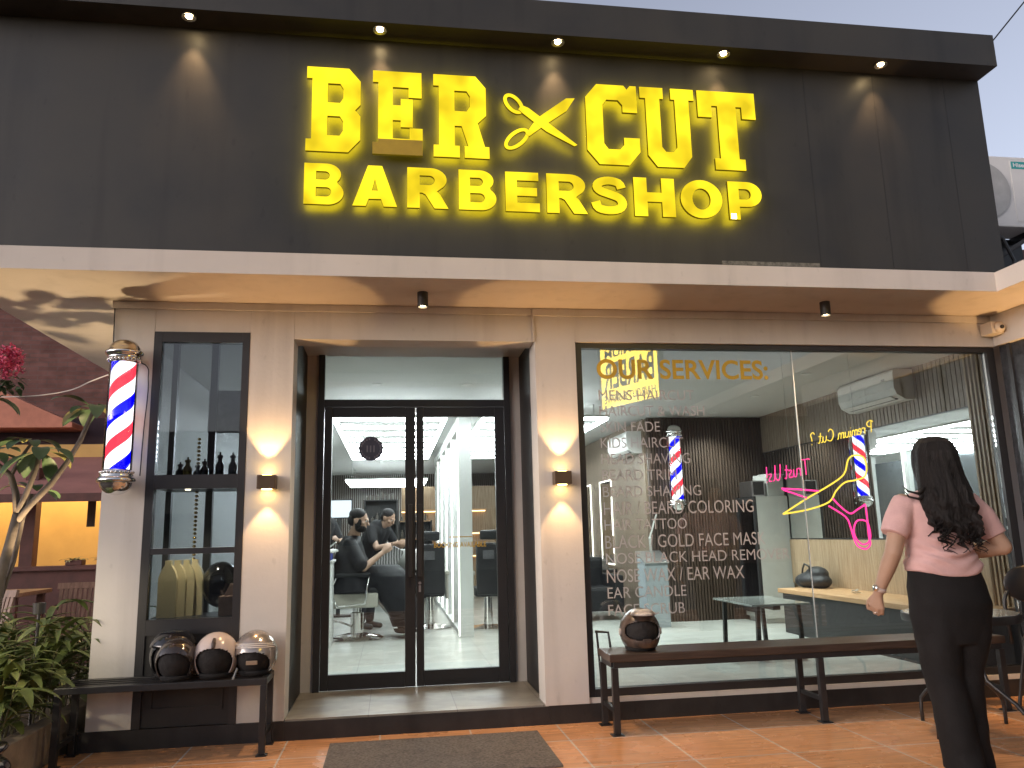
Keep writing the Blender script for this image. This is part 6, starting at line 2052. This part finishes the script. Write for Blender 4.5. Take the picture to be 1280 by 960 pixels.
# ------------------------------------------------------------------ parked motorcycle at the bottom left corner
mc = thing('parked_motorcycle', (-1.95, -1.75, 0), 'dark motorcycle whose glossy fairing shows in the bottom left corner', 'motorcycle')
m_fair = mat('fairing_black', (0.03, 0.03, 0.045), 0.12, 0.2, coat=0.9, var=0.2)
mx_, my_ = -1.98, -1.62
fb = MB()
fb.ell((mx_, my_ + 0.30, 0.21), (0.13, 0.30, 0.085)).ell((mx_, my_ - 0.2, 0.26), (0.14, 0.4, 0.12))
put('fairing', remeshed(fb, 0.012, 6), m_fair, mc)
P('seat', MB().ell((mx_, my_ - 0.35, 0.40), (0.14, 0.36, 0.07)), m_lthr, mc, True)
for yy, nm in ((my_ + 0.38, 'wheel'), (my_ - 0.85, 'wheel')):
    w_ = P(nm, MB().lathe([(0.11, -0.03), (0.13, -0.045), (0.165, -0.04), (0.17, 0), (0.165, 0.04), (0.13, 0.045), (0.11, 0.03)], (mx_, yy, 0.172), 32, axis=(1, 0, 0)), m_blk, mc, True)
    P('rim', MB().lathe([(0, -0.02), (0.112, -0.025), (0.112, 0.025), (0, 0.02)], (mx_, yy, 0.172), 24, axis=(1, 0, 0)), m_steel, w_, True)
P('fender', MB().ell((mx_, my_ + 0.40, 0.30), (0.07, 0.22, 0.035)), m_fair, mc, True)

ul2 = thing('added_spotlight', (-2.35, -1.55, 0.12), 'small added spotlight at the near end of the planter', 'added light')  # out of frame lamp added to brighten the planter leaves
P('housing', MB().lathe([(0.035, 0), (0.04, 0.07), (0.034, 0.07), (0.03, 0.02), (0, 0.02)], (-2.35, -1.55, 0.95), 20), m_blk, ul2)
P('stake', MB().cyl((-2.35, -1.55, 0.1), (-2.35, -1.55, 0.952), 0.01, 8), m_blk, ul2)
lamp('spot', 'SPOT', (-2.35, -1.53, 1.03), 34, (1.0, 0.84, 0.55), ul2, aim=(-2.42, 0.1, 0.55), spot_size=R(75), spot_blend=0.9, shadow_soft_size=0.05)

# ------------------------------------------------------------------ the other side of the street, behind the photographer (it shows in the glass)
random.seed(5)
for i, (x, w, h, c, lb) in enumerate(((-19, 13, 3.4, (0.20, 0.18, 0.16), 'low grey house across the street, leftmost'), (-6.5, 11.9, 4.0, (0.26, 0.22, 0.18), 'low ochre house across the street facing the shop'), (5.5, 12, 5.2, (0.22, 0.22, 0.21), 'wide grey house across the street facing the big window'), (17.6, 12.1, 6.4, (0.25, 0.20, 0.17), 'tall brownish house across the street at the right'))):
    t = thing('street_house', (x, -27, 0), lb, 'house', 'houses across the street')
    P('wall', MB().box(x - w / 2, x + w / 2, -33, -27, -0.16, h), mat('house_wall_%s' % 'abcd'[i], c, 0.85, var=0.15, scale=2), t)
    P('roof', MB().prism([(-34, h), (-26.2, h), (-30, h + 2.0)], 'x', x - w / 2 - 0.4, x + w / 2 + 0.4), mat('house_roof', (0.10, 0.06, 0.05), 0.8, var=0.3), t)
    for fl_ in (1.0,):
        for k in range(4):
            xx = x - w / 2 + 1.2 + k * (w - 2.4) / 3 - 0.6
            wf = P('window', MB().box(xx, xx + 1.2, -27, -26.94, fl_, fl_ + 1.4), m_frame, t)
            P('glass', MB().box(xx + 0.08, xx + 1.12, -26.94, -26.93, fl_ + 0.08, fl_ + 1.32), emi('lit_window', (1.0, 0.72, 0.4), 0.5) if random.random() < 0.0 else mat('dark_window', (0.02, 0.025, 0.03), 0.1), wf)
